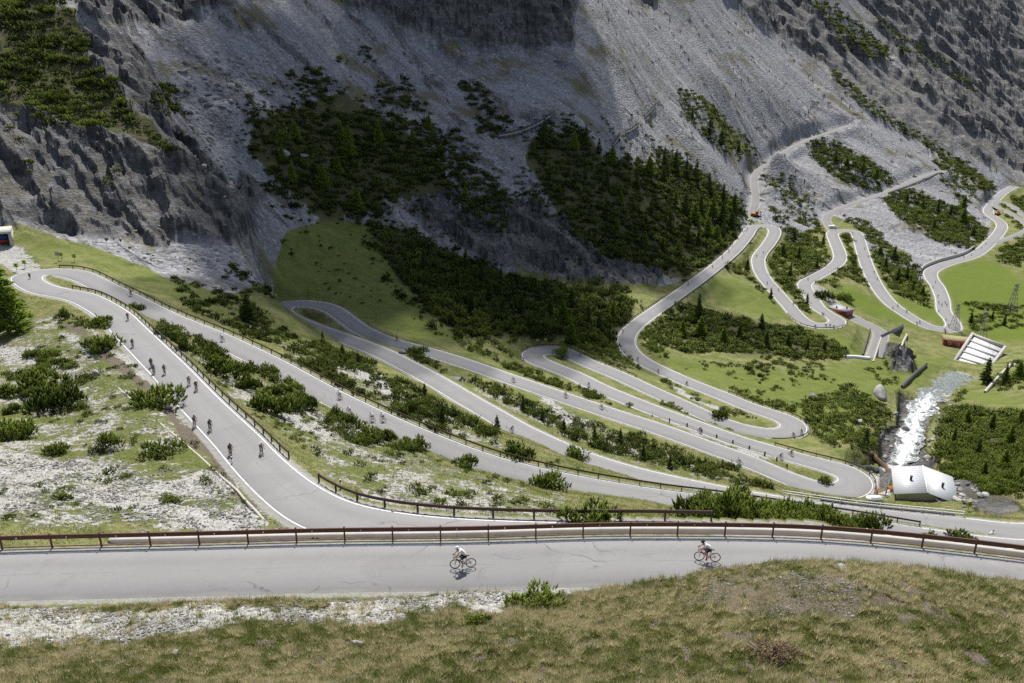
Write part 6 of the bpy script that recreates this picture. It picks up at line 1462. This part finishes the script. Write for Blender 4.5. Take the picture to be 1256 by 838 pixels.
for (u, v, j, h, s, lab, pose) in RIDERS:
    q, t, c, d = rider_at(u, v, v > 670 and 500 < u < 900)
    lim = 2.2 if d < 70 else 3.0
    off = np.array([q[0]-c[0], q[1]-c[1]]); L = np.linalg.norm(off)
    if L > lim: q = np.array([c[0]+off[0]*lim/L, c[1]+off[1]*lim/L, c[2]+.022])
    rz = (math.atan2(t[1], t[0]) if u != 1214 else .25)+rr2.normal()*.05; fr = 'redframe' if u == 867 else 'carbon'
    bicycle(tuple(q), rz, 'bicycle of the '+lab, 'bicycles on the pass road', fr)
    person_on_bike(tuple(q), rz, lab, 'riders on the pass road', dict(jersey=j, helmet=h, shorts=s, shoes=R_c if u == 867 else (W_ if j == W_ else B_)), pose=pose % 2)
for k, (u, v) in enumerate(FAR):
    q, t, c, d = rider_at(u, v); off = np.array([q[0]-c[0], q[1]-c[1]]); L = np.linalg.norm(off)
    if L > 3.4: q = np.array([c[0]+off[0]*3.4/L, c[1]+off[1]*3.4/L, c[2]+.022])
    rz = math.atan2(t[1], t[0]); w = far_zone(u, v)
    bicycle(tuple(q), rz, 'bicycle of a tiny dark rider '+w, 'far bicycles '+w); person_on_bike(tuple(q), rz, 'tiny dark rider '+w, 'far riders '+w, dict(jersey=[B_, N_, B_, G_, B_][k % 5], helmet=[B_, W_, B_][k % 3], shorts=B_, shoes=B_))
# bystander on the gravel by the hut
k = Skel(); hip = k.p((0, 0, .95), .14); ch = k.chain(hip, ((0, 0, 1.15), .13), ((0, 0, 1.36), .15)); nk = k.chain(ch, ((0, 0, 1.50), .06), ((.02, 0, 1.62), .09), ((.02, 0, 1.72), .075))
for s in (1, -1):
    w = k.chain(ch, ((0, s*.20, 1.42), .06), ((-.02, s*.27, 1.14), .045), ((.05, s*.25, .92), .03)); hand(k, w, (0, 0, -1), (1, 0, 0), (0, 1, 0)); k.chain(hip, ((0, s*.10, .88), .10), ((.02, s*.11, .50), .065), ((0, s*.11, .10), .042), ((.12, s*.12, .05), .04))
st = skin_mesh('body', k.v, k.e, k.r, hip, 2, [M['skin']])
for (u, v, j, l, rz) in ((1086, 609, 'black', 'dark clothed person standing on the gravel left of the hut', 2.6), (1159, 409, 'navy', 'dark clothed person standing at the road by the lattice mast', .5)):
    p = cast(u, v); r = empty('person', tuple(p), rz); tag(r, l, 'person'); obj('body', st, r)
    obj('jacket', part_from(st, 'jacket', lambda V: (V[:, 2] > .93) & (V[:, 2] < 1.49), .014, CLOTH[j]), r); obj('trousers', part_from(st, 'trousers', lambda V: (V[:, 2] <= .97) & (V[:, 2] > .10) & (np.abs(V[:, 1]) < .19), .012, CLOTH['black']), r)
    obj('shoes', part_from(st, 'shoes', lambda V: V[:, 2] <= .12, .012, CLOTH['black']), r)
# ------------------------------------------------------------------ unseen cloud added overhead, its outline shaped to shade the middle mountainside
def shade_cloud(name, polys, height, r, step, seed, fray):
    g = np.random.default_rng(seed); P = []
    for poly in polys:
        m = bilin(poly_mask(poly).astype(float), (ZV-MV0)/MS, (ZU-MU0)/MS) > .5
        ii, jj = np.nonzero(m); x, y, z = GX[ii, jj], GY[ii, jj], Z[ii, jj]
        t = (height-z)/SUN[2]; cx, cy_ = x+SUN[0]*t, y+SUN[1]*t
        key = np.unique(np.stack([np.round(cx/step), np.round(cy_/step)], 1), axis=0)
        P.append(key*step)
    P = np.concatenate(P); import bmesh
    bm = bmesh.new(); bmesh.ops.create_icosphere(bm, subdivisions=2, radius=1); V0 = np.array([v.co[:] for v in bm.verts]); F0 = np.array([[v.index for v in f.verts] for f in bm.faces]); bm.free()
    V, F = [], []
    for k, (x, y) in enumerate(P):
        s = r*g.uniform(.8, 1.25); v = V0*np.array([s, s, s*.55])*(1+.12*g.normal(size=(len(V0), 1)))+np.array([x+g.normal()*fray, y+g.normal()*fray, height+g.normal()*r*.25]); V.append(v); F.append(F0+k*len(V0))
    o = obj(name, mesh_np(name, np.concatenate(V), np.concatenate(F), [M['shade_cloud']], True)); tag(o, kind='structure')
_t = NT('shade_cloud_veil'); _d = _t.n('ShaderNodeBsdfDiffuse', {'Color': (.9, .9, .92, 1)}).outputs[0]; _tr = _t.n('ShaderNodeBsdfTranslucent', {'Color': (.9, .9, .92, 1)}).outputs[0]
_m = _t.n('ShaderNodeMixShader', {0: .6, 1: _d, 2: _tr}).outputs[0]; M['shade_cloud'] = _t.done(_t.n('ShaderNodeMixShader', {0: .72, 1: _m, 2: _t.n('ShaderNodeBsdfTransparent').outputs[0]}).outputs[0])
shade_cloud('shade_cloud', ['300 120,420 60,560 80,690 90,740 130,760 200,740 300,720 360,640 385,560 400,480 400,420 392,350 395,320 350,330 300,300 230'], 420, 25, 17, 4, 17)
S.view_settings.exposure = .45
